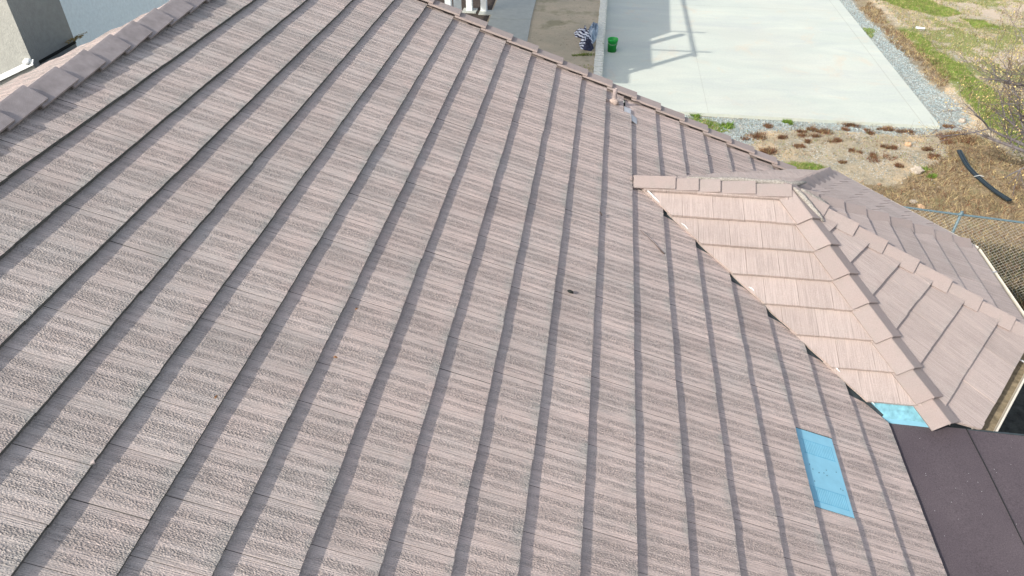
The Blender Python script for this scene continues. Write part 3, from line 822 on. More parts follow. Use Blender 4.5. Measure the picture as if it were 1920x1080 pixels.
def gheight(X, Y):
    h = (vnoise(X, Y, .5, 1) - .5) * .10 + (vnoise(X, Y, 1.7, 2) - .5) * .04 + (vnoise(X, Y, 5, 3) - .5) * .015
    berm = np.exp(-((X - 12.0) / .45) ** 2) * .16 * np.clip((Y - 17.5) / 2, 0, 1)
    m = np.clip((np.maximum(X - 10.7, 0) + np.maximum(17.0 - Y, 0)) / .6, 0, 1)
    inner = (X < 4) & (Y > 16)
    m = np.where(inner, 0, m)
    return GZ - .03 + (h + berm) * np.clip(m, 0, 1)
def ground_material():
    m = NT('ground_soil'); P = m.pos()
    x, y, z = m.sep(P)
    at = m.n('ShaderNodeAttribute', attribute_name='zones'); zr, zg, zb = m.sep(at.outputs['Color'])
    at2 = m.n('ShaderNodeAttribute', attribute_name='zones2'); zd, zp, _z = m.sep(at2.outputs['Color'])
    n1 = m.noise(P, 2.2, 5, 0.65); n2 = m.noise(P, 14, 5, 0.7); n3 = m.noise(P, 60, 4, 0.7)
    big = m.noise(P, 0.35, 3)
    soil = m.mix(m.mapr(n1, .40, .60, 0, 1), (0.68, 0.50, 0.30), (0.44, 0.37, 0.26))
    soil = m.mix(m.mapr(big, .42, .62, 0, .6), soil, (0.38, 0.34, 0.25))
    soil = m.mix(m.mapr(n2, .50, .66, 0, .6), soil, (0.60, 0.49, 0.35))
    soil = m.mix(m.mapr(m.noise(P, 7, 5, .75), .53, .64, 0, .6), soil, (0.19, 0.17, 0.09))
    pv = m.n('ShaderNodeTexVoronoi'); m.l(P, pv.inputs['Vector']); pv.inputs['Scale'].default_value = 26
    pc_ = m.ramp(m.sep(pv.outputs['Color'])[0], [(0, (.13, .14, .13)), (.3, (.30, .35, .34)), (.65, (.50, .50, .42)), (1, (.80, .76, .68))])
    soil = m.mix(m.math('MULTIPLY', m.mapr(pv.outputs['Distance'], .32, .50, .9, 0), m.mapr(m.noise(P, 1.9, 5, .75), .43, .54, .12, 1)), soil, pc_)
    path = m.mix(m.mapr(n2, .4, .6, 0, 1), (0.60, 0.49, 0.38), (0.53, 0.44, 0.34))
    def zone(zv, amt=.5):
        k = m.math('ADD', zv, m.math('MULTIPLY', m.math('SUBTRACT', m.noise(P, 3.5, 5, .7), .5), amt * 2.4))
        k = m.math('ADD', k, m.math('MULTIPLY', m.math('SUBTRACT', n2, .5), .8))
        return m.mapr(k, .38, .62, 0, 1)
    c = m.mix(m.math('MULTIPLY', zone(zp, .35), .9), soil, path)
    dry = m.mix(m.mapr(n2, .38, .62, 0, 1), (0.40, 0.30, 0.18), (0.25, 0.19, 0.11))
    dry = m.mix(m.mapr(n3, .55, .7, 0, .7), dry, (0.42, 0.34, 0.21))
    dry = m.mix(m.mapr(m.noise(P, 1.7, 4, .7), .48, .62, 0, .75), dry, (0.27, 0.25, 0.12))
    c = m.mix(m.math('MULTIPLY', zone(zd, .45), .9), c, dry)
    gv = m.n('ShaderNodeTexVoronoi'); m.l(P, gv.inputs['Vector']); gv.inputs['Scale'].default_value = 34
    gcol = m.ramp(m.sep(gv.outputs['Color'])[0], [(0, (.21, .26, .265)), (.35, (.31, .40, .40)), (.7, (.42, .52, .51)), (.93, (.56, .60, .57)), (1, (.70, .72, .69))])
    gcol = m.mix(m.mapr(gv.outputs['Distance'], .3, .6, 0, .4), gcol, (0.16, 0.15, 0.13))
    c = m.mix(m.math('MULTIPLY', zone(zg, .85), .74), c, gcol)
    br = m.mix(m.mapr(n2, .4, .6, 0, 1), (0.19, 0.15, 0.09), (0.34, 0.28, 0.19))
    c = m.mix(m.math('MULTIPLY', zone(zb, .55), .8), c, br)
    gr = m.mix(m.mapr(n2, .38, .62, 0, 1), (0.14, 0.21, 0.035), (0.25, 0.28, 0.08))
    gr = m.mix(m.mapr(n3, .50, .62, 0, .8), gr, (0.38, 0.34, 0.16))
    c = m.mix(m.math('MULTIPLY', zone(zr, .55), .85), c, gr)
    c = m.mix(m.math('MULTIPLY', zone(_z, .4), .9), c, m.mix(m.mapr(n2, .4, .6, 0, 1), (0.055, 0.05, 0.03), (0.12, 0.10, 0.055)))  # shade zone: the bay's shadow and dark weeds put into the soil colour
    k = m.mapr(n3, .3, .7, .74, 1.22)
    c = m.mix(1.0, c, m.comb(k, k, k), 'MULTIPLY')
    m.color(c); m.rough(0.98); m.b.inputs['Specular IOR Level'].default_value = .1
    hh = m.math('ADD', m.math('MULTIPLY', n2, .7), m.math('MULTIPLY', n3, .35))
    m.bump(hh, .06)
    return m.m
M_GROUND = ground_material()
gx = np.arange(3.0, 20.01, .11); gy = np.arange(8.0, 32.01, .11)
# the fine sheet in view
X, Y = np.meshgrid(gx, gy, indexing='ij'); H = gheight(X, Y)
nx, ny = X.shape
verts = np.stack([X, Y, H], -1).reshape(-1, 3)
idx = np.arange(nx * ny).reshape(nx, ny)
quads = np.stack([idx[:-1, :-1], idx[1:, :-1], idx[1:, 1:], idx[:-1, 1:]], -1).reshape(-1, 4)
me = bpy.data.meshes.new('ground')
me.vertices.add(len(verts)); me.vertices.foreach_set('co', verts.astype(np.float32).ravel())
me.loops.add(quads.size); me.loops.foreach_set('vertex_index', quads.ravel().astype(np.int32))
me.polygons.add(len(quads)); me.polygons.foreach_set('loop_start', np.arange(0, quads.size, 4, dtype=np.int32))
me.polygons.foreach_set('use_smooth', np.ones(len(quads), bool))
me.update(calc_edges=True)
def setcol(name, r, g, b):
    a = me.color_attributes.new(name, 'FLOAT_COLOR', 'POINT')
    a.data.foreach_set('color', np.stack([r.ravel(), g.ravel(), b.ravel(), np.ones(r.size)], -1).astype(np.float32).ravel())
Zm = {k: zmask(X, Y, v) for k, v in POLY.items()}
# scattered thin grass over the open field to the right
scat = np.clip((X - 10.9) / 1.5, 0, 1) * np.clip((vnoise(X, Y, .8, 8) * .6 + vnoise(X, Y, 2.7, 9) * .4 - .40) * 3.4, 0, .75)
setcol('zones', np.maximum(Zm['grass'], scat), Zm['gravel'], Zm['weed'])
setcol('zones2', Zm['dry'], Zm['path'], Zm['shade'])
me.materials.append(M_GROUND)
g = bpy.data.objects.new('ground', me); COL.objects.link(g); g['kind'] = 'structure'; g['label'] = 'dry soil with gravel strips and patchy grass beside the pad'
# far ground, to the horizon
b = MB(); b.add([(-600, -600, GZ - .16), (600, -600, GZ - .16), (600, 800, GZ - .16), (-600, 800, GZ - .16)], [(0, 1, 2, 3)])
tag(b.build('terrain', simple('far_soil', (0.36, 0.30, 0.21), .98, .25, .3)), kind='structure')
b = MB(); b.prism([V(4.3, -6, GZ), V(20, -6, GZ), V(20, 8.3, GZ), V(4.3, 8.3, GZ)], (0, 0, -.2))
tag(b.build('side_yard', simple('shade_soil', (.045, .045, .038), .95, .6, 9, .03, 25)), 'ground between the bay and the flat roof, coloured dark for its shade', kind='structure')  # near-black base colour carries the deep shade of this strip of ground
# yard left of the edging, a step higher
YZ = -4.82
def yard_material():
    m = NT('yard_soil'); P = m.pos(); n1 = m.noise(P, 1.6, 5, .65); n2 = m.noise(P, 9, 5, .7); n3 = m.noise(P, 45, 4, .7)
    c = m.mix(m.mapr(n1, .35, .65, 0, 1), (0.58, 0.47, 0.33), (0.47, 0.395, 0.28))
    c = m.mix(m.mapr(n2, .60, .70, 0, .75), c, (0.14, 0.105, 0.06))
    c = m.mix(m.mapr(m.noise(P, .9, 3), .58, .68, 0, .5), c, (0.20, 0.19, 0.09))
    k = m.mapr(n3, .3, .7, .85, 1.13); c = m.mix(1.0, c, m.comb(k, k, k), 'MULTIPLY')
    m.color(c); m.rough(.98); m.bump(m.math('ADD', n2, m.math('MULTIPLY', n3, .4)), .04); return m.m
M_YARD = yard_material()
b = MB(); b.prism([V(-30, YR - .2, YZ), V(2.28, YR - .2, YZ), V(2.28, 60, YZ), V(-30, 60, YZ)], (0, 0, -.3))
tag(b.build('yard', M_YARD), 'bare tan dirt yard with weeds by the edging', kind='structure')
# concrete pad
b = MB(); PZt = -5.0
b.prism([V(2.52, 17.02 + .02, PZt), V(10.68, 17.02, PZt), V(10.62, 46, PZt), V(2.52, 46, PZt)], (0, 0, -.14))
tag(b.build('concrete_pad', M_PAD), 'large pale concrete pad beside the house', kind='structure')
b = MB(); b.box((10.30, 17.02, PZt + .0005), (10.308, 46, PZt + .003)); b.box((5.20, 17.06, PZt + .0005), (5.205, 46, PZt + .002)); b.box((2.55, 26.0, PZt + .0005), (10.28, 26.006, PZt + .002))
pj = b.build('control_joint', simple('joint_line', (0.36, 0.35, 0.31), .9)); tag(pj, kind='structure')
# walkway
wk0 = [(-1.13, 21.0), (.235, 21.0), (.14, 23.0), (-1.18, 22.95)]
wk1 = [(-1.185, 22.965), (.14, 23.015), (-.05, 30), (-1.36, 30)]
wk = None
b = MB(); b.prism([V(x, y_, YZ + .03) for x, y_ in wk0], (0, 0, -.1)); walk = tag(b.build('walkway', M_WALK), 'grey concrete walkway slabs crossing the dirt yard', kind='structure')
b = MB(); b.prism([V(x, y_, YZ + .032) for x, y_ in wk1], (0, 0, -.1)); b.build('paving_slab', M_WALK, walk)

# scalloped edging blocks along the pad
edg = empty('edging_wall', (2.4, 20, PZt), 'row of pale scalloped concrete edging blocks along the left side of the pad', 'edging')
M_BLK = simple('edging_concrete', (0.72, 0.70, 0.60), .95, .14, 16, .006, 60)
bme = None
y = 17.0; i = 0
while y < 34:
    L = .205; bb = MB()
    pts = [V(-.125, .014, 0), V(.05, .014, 0)] + [V(.05 + .07 * math.sin(PI * t / 6), .014 + (L - .028) * t / 6, 0) for t in range(1, 6)] + [V(.05, L - .014, 0), V(-.125, L - .014, 0)]
    bb.prism([p + V(0, 0, .0) for p in pts], (0, 0, -.26))
    if bme is None:
        o = bb.build('edging_block', M_BLK, edg); bme = o.data
    else:
        o = bpy.data.objects.new('edging_block', bme); COL.objects.link(o); o.parent = edg
    o.location = V(2.40 + random.uniform(-.006, .006), y, PZt + .215 + random.uniform(-.006, .004)) - Vector(edg.location)
    o.rotation_euler = (0, 0, random.uniform(-.03, .03))
    y += L; i += 1

# bucket
bk = empty('bucket', (2.755, 21.1, PZt), 'bright green plastic bucket standing on the concrete pad', 'bucket')
M_GRN = simple('green_plastic', (0.005, 0.36, 0.045), .4, .04, 10, spec=.5)
M_GRNI = simple('green_plastic_inside', (0.015, 0.50, 0.08), .5, .04, 10)
vs, fs = lathe([(0, .004), (.128, .004), (.130, .0), (.148, .33), (.156, .335), (.156, .37), (.150, .375), (.146, .37), (.126, .012), (0, .012)], 28)
o = mk('bucket_body', vs, fs, M_GRN, bk, smooth=True)
vs, fs = lathe([(.136, .16), (.125, .14), (0.0, .14)], 24); mk('contents', vs, fs, simple('bucket_liner', (0.10, 0.42, 0.16), .6), bk)
b = MB(); b.tube([V(.158 * math.cos(t), .158 * math.sin(t), .33 - .10 * math.sin((t + 1.9) / 1.0 if 0 else (t + PI / 2 + PI / 2) * 1.0)) for t in [(-PI + PI * i / 12) for i in range(13)]], .004, 6); b.build('handle', M_METAL, bk)
b = MB(); 
for z0, z1, t0, t1 in ((.10, .20, -.55, -.15),):
    n = 6; P_ = [V(.1445 * math.cos(t0 + (t1 - t0) * i / n) , .1445 * math.sin(t0 + (t1 - t0) * i / n), z) for z in (z0, z1) for i in range(n + 1)]
    b.add(P_, [(i, i + 1, i + n + 2, i + n + 1) for i in range(n)])
b.build('sticker', M_WHITE, bk)

# striped fabric bundle against the edging
fb = empty('fabric_bundle', (2.0, 21.8, YZ), 'crumpled grey blue and zebra striped fabric heap lying against the edging', 'fabric')
def zebra():
    m = NT('zebra_cloth'); P = m.obj(); w = m.n('ShaderNodeTexWave', wave_type='BANDS', bands_direction='DIAGONAL'); m.l(P, w.inputs['Vector'])
    w.inputs['Scale'].default_value = 4.2; w.inputs['Distortion'].default_value = 3.5; w.inputs['Detail'].default_value = 1.5
    m.color(m.ramp(w.outputs[1], [(.42, (0.035, 0.035, 0.07)), (.52, (0.66, 0.68, 0.74))])); m.rough(.8); return m.m
def greyc():
    m = NT('grey_blue_cloth'); P = m.obj(); x, y_, z = m.sep(P)
    f = m.noise(m.comb(m.math('MULTIPLY', x, 22.0), m.math('MULTIPLY', y_, 4.0), z), 1.0, 3, .6, 1.0)
    m.color(m.ramp(f, [(.38, (0.09, 0.13, 0.18)), (.5, (0.26, 0.33, 0.40)), (.66, (0.60, 0.66, 0.72))])); m.rough(.7); return m.m
def crumple(name, cx, cy, rx, ry, h, mat, seed, rot=0):
    n = 26; vs, fs = [], []
    for i in range(n + 1):
        for j in range(n + 1):
            u, w = i / n * 2 - 1, j / n * 2 - 1
            # square to disc
            x_ = u * math.sqrt(1 - w * w / 2); y_ = w * math.sqrt(1 - u * u / 2); r = math.hypot(x_, y_)
            a = np.array([[x_ * 3 + seed * 7 + 20]]); c = np.array([[y_ * 3 + seed * 3 + 20]])
            nz = float(vnoise(a, c, 1.1, seed)[0, 0]); nz2 = float(vnoise(a, c, 3.1, seed + 1)[0, 0])
            k = 1 + .35 * (float(vnoise(a * 0 + math.cos(math.atan2(y_, x_)) * 2 + 9, c * 0 + math.sin(math.atan2(y_, x_)) * 2 + 9, 1.3, seed + 5)[0, 0]) - .5)
            z_ = max(0, (1 - r ** 2.2)) * h * (.45 + .8 * nz) + (nz2 - .5) * h * .45 * (1 - r ** 3) + .01
            X_, Y_ = x_ * rx * k, y_ * ry * k
            vs.append(V(cx + X_ * math.cos(rot) - Y_ * math.sin(rot), cy + X_ * math.sin(rot) + Y_ * math.cos(rot), z_))
    fs = [(i * (n + 1) + j, (i + 1) * (n + 1) + j, (i + 1) * (n + 1) + j + 1, i * (n + 1) + j + 1) for i in range(n) for j in range(n)]
    return mk(name, vs, fs, mat, fb, smooth=True)
MG = greyc(); MZ_ = zebra()
crumple('grey_cloth', .14, .10, .17, .95, .30, MG, 3, -.06)
crumple('zebra_cloth', -.13, -.05, .22, .40, .26, MZ_, 4, .5)
crumple('zebra_cloth', -.02, -.72, .18, .42, .26, MZ_, 6, -.2)
crumple('dark_cloth', .02, -1.0, .19, .32, .22, simple('navy_cloth', (.03, .032, .06), .8, .6, 9), 8, .2)
b = MB(); b.tube([V(-.13, .9, .02), V(-.11, .4, .16), V(-.06, -.1, .22)], .018, 6); b.build('pole', simple('grey_pole', (.12, .13, .15), .5), fb)

# ------------------------------------------------------------------ white patio structure beyond the gable
pc = empty('patio_cover', (-2.0, 18, YZ), 'tall white patio structure with square posts beyond the gable', 'patio cover')
def local(o, par): o.location = -Vector(par.location); return o
for (x_, y_, w_) in ((-.95, 15.72, .07), (-1.10, 17.45, .085), (-1.49, 23.75, .10), (-1.97, 23.75, .10)):
    b = MB(); zt_ = .48 if y_ < 20 else .3
    b.box((x_ - w_, y_ - w_, YZ + .0), (x_ + w_ - .012, y_ + w_, zt_)); b.box((x_ + w_ - .012, y_ - w_ * .5, YZ), (x_ + w_, y_ + w_ * .5, zt_))
    local(b.build('post', M_WHITE, pc), pc)
for (x_, y_) in ((-1.40, 23.62), (-1.97, 23.75)):
    b = MB(); b.box((x_ - .22, y_ - .26, YZ - .05), (x_ + .24, y_ + .2, YZ + .035)); local(b.build('footing', M_WALK, pc), pc)
b = MB(); b.box((-1.035, 15.4, .56), (-.985, 24.6, .66)); local(b.build('beam', M_WHITE, pc), pc)
for y_ in (15.75, 17.5, 21):
    b = MB(); b.box((-2.4, y_ - .02, .662), (-.60, y_ + .02, .71)); local(b.build('rafter', M_WHITE, pc), pc)
b = MB(); b.prism([V(-7.5, 13.0, .72), V(-3.1, 13.0, .72), V(-3.1, 14.1, .72), V(-2.45, 14.15, .72), V(-2.45, 16.6, .72), V(-1.8, 17.3, .72), V(-1.5, 25, .72), V(-7.5, 25, .72)], (0, 0, .06))
local(b.build('roof_panel', M_WHITE, pc), pc)
M_SHADE = simple('shade_ground', (.06, .045, .035), .95, .5, 14, .02, 40)
b = MB(); b.prism([V(-6, 20.5, YZ + .004), V(-1.20, 20.5, YZ + .004), V(-1.25, 23.4, YZ + .004), V(-1.45, 30, YZ + .004), V(-6, 30, YZ + .004)], (0, 0, -.02))  # sheet added to paint in the shade around the posts
tag(b.build('shade_sheet', M_SHADE), 'dark sheet standing in for the shade under the white posts', kind='structure')

# ------------------------------------------------------------------ chain-link fence
fz = -3.60; fb0, fb1 = V(2.6, 11.35, 0), V(15.5, 9.35, 0)
fd = (fb1 - fb0).normalized(); fl = (fb1 - fb0).length
fence = empty('chain_link_fence', (8.33, 10.46, GZ), 'galvanised chain link fence behind the bay, blue grey top rail', 'fence')
M_FEN = simple('fence_steel', (0.13, 0.19, 0.21), .5, .15, 30, metal=.2)
M_WIRE = simple('fence_wire', (0.42, 0.39, 0.33), .5, .25, 30, metal=.2)
def fpnt(t, z): return fb0 + fd * t + V(0, 0, z) - Vector(fence.location)
b = MB(); b.tube([fpnt(t, fz + .008 * math.sin(t * 2.1)) for t in np.linspace(0, fl, 26)], .018, 8); b.build('top_rail', M_FEN, fence, True)
tp = (V(8.33, 10.46, 0) - fb0).dot(fd)
for k in range(-2, 4):
    t = tp + k * 2.45
    if 0 < t < fl:
        b = MB(); b.tube([fpnt(t, GZ - .1), fpnt(t, fz + .06)], .023, 8); b.build('fence_post', M_FEN, fence, True)
        b = MB(); b.tube([fpnt(t - .035, fz), fpnt(t + .035, fz)], .027, 8); b.build('rail_collar', M_FEN, fence, True)
b = MB(); H_ = fz - GZ - .02; cell = .075; off = fd.cross(V(0, 0, 1)) * .02
def wire(p, q, r=.0026):
    d = (q - p).normalized(); a = d.cross(V(0, 0, 1)).normalized() * r; c = d.cross(a).normalized() * r
    b.add([p + a, p - a * .5 + c * .87, p - a * .5 - c * .87, q + a, q - a * .5 + c * .87, q - a * .5 - c * .87], [(0, 1, 4, 3), (1, 2, 5, 4), (2, 0, 3, 5)])
t = -H_
while t < fl:
    for sgn in (1, -1):
        pts_ = []
        ta, tb = (t, t + H_) if sgn > 0 else (t + H_, t)
        za, zb = GZ + .02, fz
        # trim to the run of the fence
        def tr(tt): return za + (zb - za) * (tt - ta) / (tb - ta)
        lo, hi = max(0, min(ta, tb)), min(fl, max(ta, tb))
        if hi > lo:
            wire(fpnt(lo, tr(lo)) + off + V(0, .004 * sgn, 0), fpnt(hi, tr(hi)) + off + V(0, .004 * sgn, 0))
    t += cell
b.build('wire_mesh', M_WIRE, fence)['kind'] = 'stuff'

# ------------------------------------------------------------------ drain pipes on the slope
dp = empty('drain_pipe', (10.6, 14.6, GZ), 'bent black corrugated drain pipe lying on dry grass behind the fence', 'pipe')
M_PIPE = simple('black_pipe', (0.012, 0.022, 0.028), .4, .2, 10, spec=.5)
def smooth_pts(pts, n=24):
    P_ = [Vector(p) for p in pts]; out = []
    P_ = [P_[0] * 2 - P_[1]] + P_ + [P_[-1] * 2 - P_[-2]]
    for i in range(1, len(P_) - 2):
        for j in range(n // (len(pts) - 1)):
            t = j / (n // (len(pts) - 1)); p0, p1, p2, p3 = P_[i - 1:i + 3]
            out.append(.5 * ((2 * p1) + (p2 - p0) * t + (2 * p0 - 5 * p1 + 4 * p2 - p3) * t * t + (3 * p1 - p0 - 3 * p2 + p3) * t ** 3))
    out.append(P_[-2]); return out
cl_ = [V(10.63, 15.68, GZ + .08), V(10.56, 15.0, GZ + .07), V(10.60, 14.45, GZ + .07), V(10.70, 13.9, GZ + .08), V(10.80, 13.45, GZ + .12)]
for dx in (-.028, .028):
    pts_ = smooth_pts([p + V(dx, dx * .25, 0) for p in cl_], 96)
    b = MB(); b.tube(pts_, [.029 if i % 2 else .025 for i in range(len(pts_))], 10)
    local(b.build('pipe_run', M_PIPE, dp), dp)
b = MB(); p_ = cl_[2] + V(0, 0, .02); b.tube([p_ + V(-.10, .0, 0), p_ + V(0, .0, .035), p_ + V(.10, .02, 0)], .006, 5); local(b.build('tie', M_WHITE, dp), dp)
b = MB(); pts_ = smooth_pts([V(8.6, 9.2, GZ + .25), V(9.4, 9.05, GZ + .22), V(10.4, 8.7, GZ + .2), V(11.5, 8.6, GZ + .1)], 30); b.tube(pts_, .04, 8)
tag(b.build('black_hose', M_PIPE), 'black hose lying in the shade on the near side of the fence', 'hose')

# ------------------------------------------------------------------ rocks
M_ROCK = simple('pale_rock', (0.44, 0.38, 0.31), .95, .3, 14, .01, 30)
M_ROCKO = simple('orange_rock', (0.50, 0.33, 0.20), .95, .3, 14, .01, 30)
def rock(x_, y_, r, mat, label, seed, name='rock', sq=.6):
    rr = random.Random(seed); vs, fs = [], []; n, mm = 9, 5
    for i in range(mm + 1):
        ph = PI * i / mm
        for j in range(n):
            k = rr.uniform(.75, 1.2); t = 2 * PI * j / n
            vs.append(V(math.sin(ph) * math.cos(t) * r * k, math.sin(ph) * math.sin(t) * r * k * .8, math.cos(ph) * r * sq * k))
    fs = [(i * n + j, i * n + (j + 1) % n, (i + 1) * n + (j + 1) % n, (i + 1) * n + j) for i in range(mm) for j in range(n)]
    o = mk(name, vs, fs, mat); h = float(gheight(np.array([[x_]]), np.array([[y_]]))[0, 0]); o.location = (x_, y_, h + r * sq * .5)
    o.rotation_euler = (0, 0, rr.uniform(0, 6)); return tag(o, label, 'rock')
rock(9.47, 14.76, .14, M_ROCK, 'largest pale rock on the dirt bank, beside a small green weed', 1, sq=.8)
rock(9.69, 16.10, .09, M_ROCKO, 'rounded tan stone on the dirt just below the pad', 2)
rock(11.38, 17.53, .11, M_ROCK, 'pale stone just beyond the corner of the pad', 3)
rock(9.03, 13.47, .075, M_ROCK, 'whitish stone on dry grass above the fence, left of an orange one', 4)
rock(9.09, 13.22, .085, M_ROCKO, 'orange stone on dry grass just above the fence', 5)
rock(9.55, 13.05, .05, M_ROCK, 'small white stone above the fence, rightmost of three', 6)
rock(8.53, 14.12, .05, M_ROCKO, 'small rust stone at the foot of the dirt bank', 7)
rock(9.46, 16.0, .045, M_ROCK, 'tiny pale pebble left of the rounded tan stone', 8)
b = MB(); b.prism([V(-.15, -.03, 0), V(.13, -.05, 0), V(.15, .01, .02), V(-.12, .05, .03)], (0, 0, .02)); o = b.build('plastic_scrap', M_WHITE); o.location = (12.48, 24.4, GZ + .07); tag(o, 'white plastic scrap lying in the grass right of the pad', 'litter')

# ------------------------------------------------------------------ plants
def tri_mesh(name, P0, P1, P2, mats, mi=None):
    n = len(P0); co = np.stack([P0, P1, P2], 1).reshape(-1, 3).astype(np.float32)
    me = bpy.data.meshes.new(name); me.vertices.add(3 * n); me.vertices.foreach_set('co', co.ravel())
    me.loops.add(3 * n); me.loops.foreach_set('vertex_index', np.arange(3 * n, dtype=np.int32))
    me.polygons.add(n); me.polygons.foreach_set('loop_start', np.arange(0, 3 * n, 3, dtype=np.int32))
    for m_ in mats: me.materials.append(m_)
    if mi is not None: me.polygons.foreach_set('material_index', mi.astype(np.int32))
    me.update(calc_edges=True); o = bpy.data.objects.new(name, me); COL.objects.link(o); return o
def blades(X_, Y_, hmin, hmax, wid, lean, r, zbase=None):
    n = len(X_); z = gheight(X_[None], Y_[None])[0] if zbase is None else np.full(n, zbase)
    a = r.uniform(0, 2 * PI, n); h = r.uniform(hmin, hmax, n); w = wid * r.uniform(.6, 1.4, n); l = h * lean * r.uniform(.2, 1.3, n); la = r.uniform(0, 2 * PI, n)
    base = np.stack([X_, Y_, z - .005], -1); s_ = np.stack([np.cos(a) * w, np.sin(a) * w, 0 * a], -1)
    tip = base + np.stack([np.cos(la) * l, np.sin(la) * l, h], -1)
    return base - s_, base + s_, tip
def leafmat(name, c, var=.4):
    m = NT(name); P = m.pos(); f = m.noise(P, 6, 3); k = m.mapr(f, .3, .7, 1 - var, 1 + var)
    m.color(m.mix(1.0, c, m.comb(k, k, k), 'MULTIPLY')); m.rough(.8)
    return m.m
MG1, MG2, MG3 = leafmat('grass_green', (.14, .25, .035)), leafmat('grass_olive', (.25, .29, .075)), leafmat('grass_straw', (.46, .36, .18))
MR1, MR2 = leafmat('weed_rust', (.20, .085, .045)), leafmat('weed_brown', (.15, .10, .06))
def scatter(polys, n, r, thr=.45, sc=1.4, seed=5):
    xs, ys = [], []
    for p in polys:
        a = np.array(p); lo, hi = a.min(0) - .15, a.max(0) + .15; m = int(n * max(.3, (hi[0] - lo[0]) * (hi[1] - lo[1])))
        x_ = r.uniform(lo[0], hi[0], m); y_ = r.uniform(lo[1], hi[1], m)
        k = zmask(x_[None], y_[None], [p], .5)[0] * (vnoise(x_[None], y_[None], sc, seed)[0] * .7 + vnoise(x_[None], y_[None], sc * 3.3, seed + 1)[0] * .5 + .15) > thr
        xs.append(x_[k]); ys.append(y_[k])
    return np.concatenate(xs), np.concatenate(ys)
x_, y_ = scatter(POLY['grass'], 2600, rng, .42)
o = tri_mesh('grass', *blades(x_, y_, .025, .075, .007, .8, rng), [MG1, MG2, MG3], rng.choice([0, 1, 2], len(x_), p=[.5, .35, .15]))
tag(o, 'short green grass in uneven patches on the dry ground', 'grass', kind='stuff')
fieldp = [[(11.8, 14), (20, 14), (20, 31), (11.8, 31)]]
x_, y_ = scatter(fieldp, 420, rng, .58, .8, 21)
o = tri_mesh('sparse_grass', *blades(x_, y_, .02, .07, .010, 1.0, rng), [MG2, MG3, MR2], rng.choice([0, 1, 2], len(x_), p=[.45, .35, .20]))
tag(o, 'sparse olive and straw tufts over the open field at the right', 'grass', kind='stuff')
x_, y_ = scatter(POLY['dry'], 900, rng, .42)
o = tri_mesh('dry_grass', *blades(x_, y_, .03, .13, .006, 1.6, rng), [MG3, MR1, MR2, leafmat('straw_orange', (.38, .27, .15))], rng.choice([0, 1, 2, 3], len(x_), p=[.28, .12, .32, .28]))
tag(o, 'orange brown dead grass behind the chain link fence', 'grass', kind='stuff')
x_, y_ = scatter([[(5.9, 14.9), (10.9, 15.2), (11, 17.0), (5.9, 17.0)]], 420, rng, .68, 2.2, 33)
o = tri_mesh('sparse_weeds', *blades(x_, y_, .015, .05, .009, 1.2, rng), [MG3, MR1, MR2, MG2], rng.choice([0, 1, 2, 3], len(x_), p=[.25, .2, .3, .25]))
tag(o, 'thin dead and green growth between the clumps on the dirt bank', 'weeds', kind='stuff')
x_, y_ = scatter(POLY['weed'], 1500, rng, .46)
o = tri_mesh('dead_weeds', *blades(x_, y_, .02, .10, .008, 1.2, rng), [MG3, MR1, MR2], rng.choice([0, 1, 2], len(x_), p=[.42, .13, .45]))
tag(o, 'dead brown weeds in lines along the pad edge and the berm', 'weeds', kind='stuff')
x_, y_ = scatter([[(5.5, 8.4), (12.5, 8.4), (12.5, 11.6), (5.5, 12.1)]], 700, rng, .35)
o = tri_mesh('fence_weeds', *blades(x_, y_, .08, .35, .008, .9, rng), [MR2, leafmat('weed_dark', (.05, .065, .03)), MG3], rng.choice([0, 1, 2], len(x_), p=[.4, .45, .15]))
tag(o, 'dark tangled weeds growing against the chain link fence', 'weeds', kind='stuff')
# weed clumps
clumps = [(6.63, 16.63, .24), (6.28, 15.95, .43), (6.43, 15.2, .48), (6.87, 16.03, .24), (7.29, 16.37, .19), (7.63, 16.61, .33), (7.52, 16.16, .29), (7.36, 15.86, .19), (7.17, 15.61, .21), (8.0, 16.42, .38), (8.01, 15.9, .29), (8.64, 16.9, .29), (8.37, 16.71, .19), (8.29, 15.49, .19), (7.94, 14.97, .17), (8.94, 16.59, .24), (8.83, 15.26, .38), (9.15, 15.87, .29), (9.11, 15.04, .24), (9.37, 16.84, .19), (9.59, 16.82, .24), (9.9, 16.81, .19), (10.0, 15.89, .24), (10.07, 15.59, .29), (10.95, 17.2, .24), (10.99, 16.57, .57), (10.75, 16.6, .33)]
def clump(cx, cy, d, mats, p, h, name, n=260, lean=1.1, zb=None, wid=.007):
    a = rng.uniform(0, 2 * PI, n); nb = int(rng.integers(3, 7)); ox = rng.normal(0, d * .30, nb); oy = rng.normal(0, d * .22, nb); sz = rng.uniform(.35, .9, nb); kb = rng.integers(0, nb, n)
    r = d / 2 * sz[kb] * rng.uniform(0, 1.15, n) ** .7
    X_, Y_ = cx + ox[kb] + np.cos(a) * r, cy + oy[kb] + np.sin(a) * r * .8
    return tri_mesh(name, *blades(X_, Y_, h * .3, h, wid, lean, rng, zb), mats, rng.choice(range(len(mats)), n, p=p))
